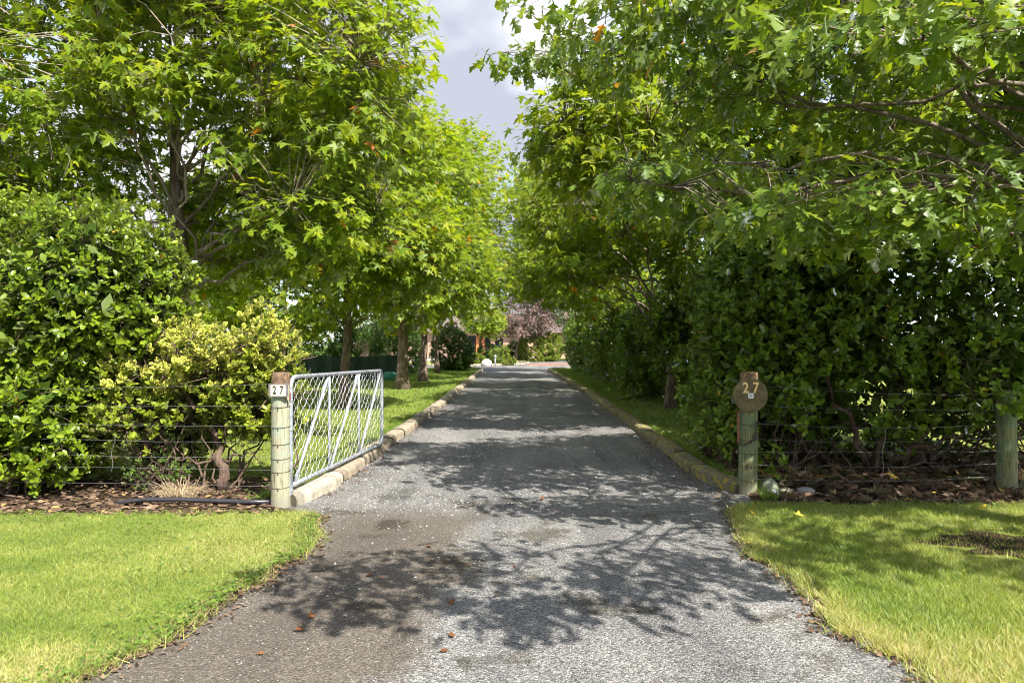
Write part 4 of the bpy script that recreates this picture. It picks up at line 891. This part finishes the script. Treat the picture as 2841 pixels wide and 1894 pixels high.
for k, (y_, h, lab) in enumerate([(21.4, 8.0, 'third right plane tree rising behind the midway hedge shrub'), (28.0, 10.2, 'fourth right plane tree arching over the far drive'), (35, 11.6, 'farthest right plane tree closing the leafy tunnel')]):
    cx = 2.8-.35*k
    make_tree('plane_tree', lab, (3.7, y_, 0), [(0, 0, 0), (0, 0, 2), (-.1, 0, 4), (0, 0, h-.8)], .15,
              [((cx-.1, y_, h*.48), (2.8, 2.6, 2.0)), ((cx, y_, h*.72), (2.5+.1*k, 2.5, h*.25)), ((cx-1.3, y_, 3.9+.3*k), (1.4, 2.0, .9))], 'plane_lo' if k == 0 else 'plane_xl', 'plane', .20+.01*k, 1400, 6, 0, hole=.34, keep=keep_drive(2.1), group=PL, seed=9+k, limbmat='paletwig')

# ================================================================== BACKGROUND
# shade cloth fence beyond the lawn
sf = empty('cloth_fence', (-7, 27.5, 0), 'low dark green shade cloth fence behind the left plane trunks', 'fence')
xs = np.linspace(-13, -4.5, 60); top = .98+.03*np.sin(xs*2.3); yy = 27.5+.04*np.sin(xs*9)+.15*(xs+13)*0
m_cl, n_, l_, p_ = new_mat('shade_cloth'); g_ = n_.new('ShaderNodeNewGeometry'); mp_ = n_.new('ShaderNodeMapping'); mp_.inputs['Scale'].default_value = (1, 1, .15); l_.new(g_.outputs['Position'], mp_.inputs[0])
a_ = noise(n_, l_, 4, 6, .7, mp_.outputs[0]); r_ = ramp(n_, [(.35, (.010, .028, .020)), (.6, (.03, .06, .035)), (.75, (.09, .12, .06))]); l_.new(a_.outputs[0], r_.inputs[0]); l_.new(r_.outputs[0], p_.inputs['Base Color']); p_.inputs['Roughness'].default_value = .8
V = np.concatenate([np.stack([xs, yy, xs*0+.0], 1), np.stack([xs, yy, top], 1), np.stack([xs, yy+.012, top], 1), np.stack([xs, yy+.012, xs*0], 1)]); n = len(xs); i = np.arange(n-1)
mb = MB(); mb.add(V, np.concatenate([np.stack([i+a*n, i+1+a*n, i+1+(a+1)*n, i+(a+1)*n], 1) for a in range(3)])); mb.build('cloth', m_cl, sf)
for x in np.arange(-12.8, -4.4, 2.05):
    mb = MB(); mb.tube([(x, 27.57, -.1), (x, 27.57, 1.1)], .05, 8); mb.build('post', M['stem'], sf)
mb = MB()
for k in range(60): mb.tube([(-4.9+U(-.25, .3), 27.2+U(-.2, .2), 0), (-4.9+U(-.3, .35), 27.1+U(-.2, .1), U(.1, .4))], [.06, .03], 5)
cobble((-4.85, 27.1, .16), (.34, .22, .22), (.03, .19, .11), 'crumpled green tarpaulin heap at the foot of the cloth fence', 9).name = 'tarpaulin'
# hedgerow far left and trees behind
for k, (x, y, rx, ry, h, lab) in enumerate([(-9.5, 30.5, 2.6, 1.5, 3.2, 'dark leafy shrub behind the cloth fence nearest the trunks'), (-14.5, 31.5, 3.4, 1.7, 4.4, 'dark leafy shrub behind the golden shrub'), (-21, 32, 4, 2, 4.6, 'dark leafy shrub farthest left beyond the lawn')]):
    make_bush('garden_shrub', lab, (x, y, 0), [((x, y, h*.45), (rx, ry, h*.55))], 'dia', 'shrub', .20, 1600, 6, 0, 'shrubs behind the cloth fence', depth=.6, seed=41+k, hole=.2, nstems=10)
make_tree('garden_tree', 'leafy green tree standing behind the gate before the cloth fence shrubs', (-8.2, 24.5, 0), [(0, 0, 0), (.1, 0, 2), (0, 0, 5.4)], .13, [((-7.9, 24.3, 3.5), (2.7, 1.8, 2.2)), ((-10.5, 24.5, 3.2), (2.0, 1.6, 1.6))], 'plane_xl', 'plane', .21, 1100, 6, 0, hole=.3, keep=lambda P: P[:, 2] > 1.3, seed=21)
make_bush('garden_shrub', 'dense fine leaved dark shrub beside the farthest left trunk', (-3.1, 37.3, 0), [((-3.3, 37.3, 1.15), (1.15, 1.1, 1.35)), ((-2.8, 36.8, .8), (.75, .8, .9))], 'dia', 'shrub', .13, 2200, 6, 0, None, depth=.4, seed=45, hole=.15, nstems=8)
make_bush('garden_shrub', 'dark shrub behind the sun flecked left trunk', (-5.6, 33, 0), [((-5.6, 33, 1.2), (1.3, 1.5, 1.5))], 'dia', 'shrub', .15, 1200, 6, 0, None, depth=.4, seed=46, hole=.15, nstems=8)
# turning circle
def poly(name, pts, z, mat):
    mb = MB(); mb.add([(x, y, z) for x, y in pts], [list(range(len(pts)))]); o = mb.build(name, mat); o['kind'] = 'structure'; return o
th = np.linspace(0, 2*np.pi, 48, endpoint=False)
poly('turning_circle', [(-1+13*math.cos(t), 56+15*math.sin(t)) for t in th], .004, M['drive'])
isl = [(-4.0+4.6*math.cos(t)*(1 if math.cos(t) < 0 else 1.15), 51.5+6.2*math.sin(t)) for t in th]
poly('island_lawn', isl, .03, M['turf'])
kr = empty('island_kerb', (0, 0, 0), kind='structure'); isl.append(isl[0])
for k in range(48):
    (x0, y0), (x1, y1) = isl[k], isl[k+1]; mb = MB(); mb.tube([(x0, y0, .05), (x1, y1, .05)], .09, 8); mb.build('kerb_stone', M['kerb'], kr, True)
poly('brick_threshold', [(.9, 46.5), (3.6, 47.8), (6, 50.2), (3.0, 52.0), (1.6, 51.0)], .012, plain('red_brick_paving', (.30, .13, .085), .85, 0, .3, 6, .2))
poly('far_lawn', [(2.5, 62), (14, 55), (16, 75), (2.5, 74)], .03, M['turf'])
# island planting
make_bush('low_shrub', 'rounded lime green shrub at the left end of the island bed', (-3.1, 46.3, 0), [((-3.1, 46.3, .35), (.65, .5, .5))], 'dia', 'lime', .12, 420, 6, 0, 'low shrubs on the island bed', depth=.25, seed=51, nstems=4)
make_bush('low_shrub', 'lime green shrub in the middle of the island bed', (-2.35, 46.0, 0), [((-2.35, 46.2, .4), (.6, .5, .5))], 'dia', 'lime', .12, 420, 6, 0, 'low shrubs on the island bed', depth=.25, seed=52, nstems=4)
make_bush('low_shrub', 'dark blue green shrub behind the white rock', (-1.7, 48.6, 0), [((-1.7, 48.6, .75), (.75, .6, .85))], 'dia', 'shrub', .14, 500, 6, 0, 'low shrubs on the island bed', depth=.25, seed=53, nstems=4)
make_bush('low_shrub', 'feathery yellow green shrub right of the white rock', (-.75, 47.4, 0), [((-.8, 47.4, .6), (.8, .6, .95)), ((-.4, 47, .3), (.8, .5, .4))], 'dia', 'lime', .11, 700, 6, 0, 'low shrubs on the island bed', depth=.3, seed=54, upb=1.2, nstems=4)
cobble((-1.72, 45.7, .18), (.36, .28, .28), (.72, .70, .66), 'white rock at the edge of the island bed', 12).name = 'white_rock'
bl = empty('bollard_light', (-1.12, 45.6, 0), 'small grey bollard light right of the white rock', 'light'); mb = MB(); mb.tube([(-1.12, 45.6, 0), (-1.12, 45.6, .55)], .045, 8); mb.build('stem', M['galv'], bl, True); mb = MB(); mb.tube([(-1.12, 45.6, .55), (-1.12, 45.6, .58), (-1.12, 45.6, .70), (-1.12, 45.6, .74)], [.05, .09, .09, .04], 10); mb.build('lamp_head', M['galv'], bl, True)
fl = empty('flowering_plant', (-1.75, 49.6, 0), 'magenta flower heads above the island bed', 'flower'); mb = MB()
for k in range(5): mb.tube([(-1.75, 49.6, 0), (-1.75+.12*(k-2), 49.6, 1.1)], .012, 4)
mb.build('stem', M['shrub'], fl); mg = plain('magenta_petal', (.55, .04, .34), .6, 0, .2, 20, 0)
for k in range(6):
    mb = MB(); c = np.array([-1.95+.13*k, 49.5, 1.12+.1*(k % 2)]); mb.tube([c+[0, 0, -.05], c, c+[0, 0, .05]], [.03, .10, .03], 7); mb.build('bloom', mg, fl, True)
make_tree('small_maple', 'small green maple on the island in front of the brick house', (-2.25, 48.5, 0), [(0, 0, 0), (0, 0, 1.2), (.1, 0, 2.4), (0, 0, 4.2)], .17, [((-2.2, 48.3, 3.3), (1.8, 1.6, 1.3)), ((-1.5, 48, 2.6), (1.0, 1, .8))], 'plane_xl', 'plane', .21, 520, 6, 0, hole=.3, keep=lambda P: P[:, 2] > 1.75, seed=61)
make_tree('copper_tree', 'spreading tree with dusty pink copper leaves at the end of the drive', (.2, 57, 0), [(0, 0, 0), (.4, 0, 1.4), (.9, 0, 3), (1.2, 0, 6)], .24, [((1.2, 56.5, 4.0), (3.3, 2.4, 2.2)), ((2.3, 56, 6.0), (3.0, 2.4, 2.2)), ((0.0, 55.5, 2.7), (1.8, 1.6, 1.0))], 'dia', 'copper', .26, 1500, 6, 0, hole=.36, keep=lambda P: P[:, 2] > 1.5, seed=62)
make_bush('garden_shrub', 'bright green rounded shrub under the copper tree', (2.3, 57, 0), [((1.9, 57, 1.0), (1.5, 1.1, 1.4)), ((3.2, 57.5, 1.2), (1.2, 1, 1.3))], 'dia', 'lime', .20, 1500, 6, 0, None, depth=.4, seed=63, nstems=8)
make_bush('garden_shrub', 'low dark green shrub left under the copper tree', (0, 58, 0), [((.2, 58.5, .7), (1.1, .9, .95))], 'dia', 'shrub', .18, 800, 6, 0, None, depth=.4, seed=64, nstems=8)
for k, (x, y, h, r, lab) in enumerate([(7.5, 60, 9, 3.6, 'dark evergreen tree right behind the copper tree'), (10, 52, 8, 3.2, 'dark evergreen tree at the right of the turning circle'), (4.5, 74, 11, 4, 'tall dark tree behind the brick house on the right'), (-13, 68, 9, 4, 'dark tree behind the brick house on the left')]):
    make_tree('background_tree', lab, (x, y, 0), [(0, 0, 0), (.1, 0, h*.4), (0, 0, h*.9)], .22, [((x, y, h*.42), (r, r, h*.36)), ((x, y, h*.7), (r*.7, r*.7, h*.3))], 'dia', 'shrub', .34, 1300, 6, 0, group='trees beyond the turning circle', hole=.28, keep=lambda P: P[:, 2] > .5, seed=71+k)
# brick house
HY = 70.
def brick_mat():
    m, n, l, p = new_mat('brick_wall'); g = n.new('ShaderNodeNewGeometry'); mpn = n.new('ShaderNodeMapping'); mpn.inputs['Rotation'].default_value = (math.radians(90), 0, 0); l.new(g.outputs['Position'], mpn.inputs[0])
    b = n.new('ShaderNodeTexBrick'); b.inputs['Scale'].default_value = 1; b.inputs['Brick Width'].default_value = .24; b.inputs['Row Height'].default_value = .085; b.inputs['Mortar Size'].default_value = .01
    b.inputs[1].default_value = (.36, .19, .125, 1); b.inputs[2].default_value = (.42, .24, .165, 1); b.inputs[3].default_value = (.40, .36, .31, 1); l.new(mpn.outputs[0], b.inputs[0]); l.new(b.outputs[0], p.inputs['Base Color']); p.inputs['Roughness'].default_value = .9; return m
hs = empty('brick_house', (-4, HY, 0), 'pinkish brick house with an orange timber door at the end of the drive', 'house')
mb = MB()
for (x0, x1, z0, z1) in [(-16, -4.55, 0, 2.7), (-2.2, -1.75, 0, 2.7), (-.9, 8, 0, 2.7), (-4.55, -2.2, 2.35, 2.7), (-1.75, -.9, 2.35, 2.7)]:
    mb.box(((x0+x1)/2, HY+.12, (z0+z1)/2), ((x1-x0)/2, .12, (z1-z0)/2))
mb.box((-16.2+.1, HY+4, 1.35), (.1, 3.9, 1.35)); mb.box((8.1, HY+4, 1.35), (.1, 3.9, 1.35)); mb.box((-4, HY+8, 1.35), (12.0, .1, 1.35))
mb.build('wall', brick_mat(), hs)
mb = MB(); mb.add([(-16.8, HY-.7, 2.62), (8.7, HY-.7, 2.62), (8.7, HY+8.7, 2.62), (-16.8, HY+8.7, 2.62), (-12.5, HY+4, 4.8), (4.5, HY+4, 4.8)], [[0, 1, 5, 4], [2, 3, 4, 5]]); mb.F.setdefault(3, []).append(np.array([[1, 2, 5], [3, 0, 4]])); mb.F[4].append(np.array([[3, 2, 1, 0]]))
mb.build('roof', plain('roof_tile', (.11, .085, .075), .8, 0, .3, 3, .2), hs)
dm = plain('orange_timber', (.42, .15, .045), .45, 0, .25, 8, .1); fm = plain('dark_frame', (.02, .018, .018), .5, 0, .2, 10, 0)
mb = MB(); mb.box((-3.25, HY+.16, 1.17), (.46, .03, 1.15)); d_ = mb.build('door', dm, hs); mb = MB(); mb.tube([(-2.92, HY+.06, 1.0), (-2.92, HY+.06, 1.25)], .02, 6); mb.build('handle', M['galv'], d_)
gm, n_, l_, p_ = new_mat('window_glass'); p_.inputs['Base Color'].default_value = (.02, .025, .03, 1); p_.inputs['Roughness'].default_value = .06
nz_ = noise(n_, l_, 2, 2); bump(n_, l_, nz_.outputs[0], p_, .02, .01)
for (xa, xb, z0) in [(-4.55, -3.78, .02), (-2.72, -2.2, .02), (-1.75, -.9, .02)]:
    mb = MB()
    for (cx, cz, hx, hz) in [((xa+xb)/2, z0+.04, (xb-xa)/2, .04), ((xa+xb)/2, 2.30, (xb-xa)/2, .045), (xa+.04, 1.17, .04, 1.1), (xb-.04, 1.17, .04, 1.1)]: mb.box((cx, HY+.10, cz), (hx, .04, hz))
    wf = mb.build('window', fm, hs); mb = MB(); mb.box(((xa+xb)/2, HY+.15, 1.17), ((xb-xa)/2-.02, .01, 1.12)); mb.build('pane', gm, wf)
poly('front_path', [(-9, 61.5), (-1.5, 61.5), (-1.5, HY-.05), (-9, HY-.05)], .02, plain('pale_paving', (.55, .53, .50), .8, 0, .1, 2, .05))
# rail in front of the house
tb = empty('low_rail', (-4, 57.8, 0), 'low dark horizontal rail on thin legs in front of the house', 'rail'); mb = MB(); mb.box((-3.9, 57.8, .62), (1.55, .10, .06)); mb.build('top_bar', fm, tb)
for x in (-5.3, -3.9, -2.75): mb = MB(); mb.box((x, 57.8, .28), (.035, .05, .28)); mb.build('leg', fm, tb)
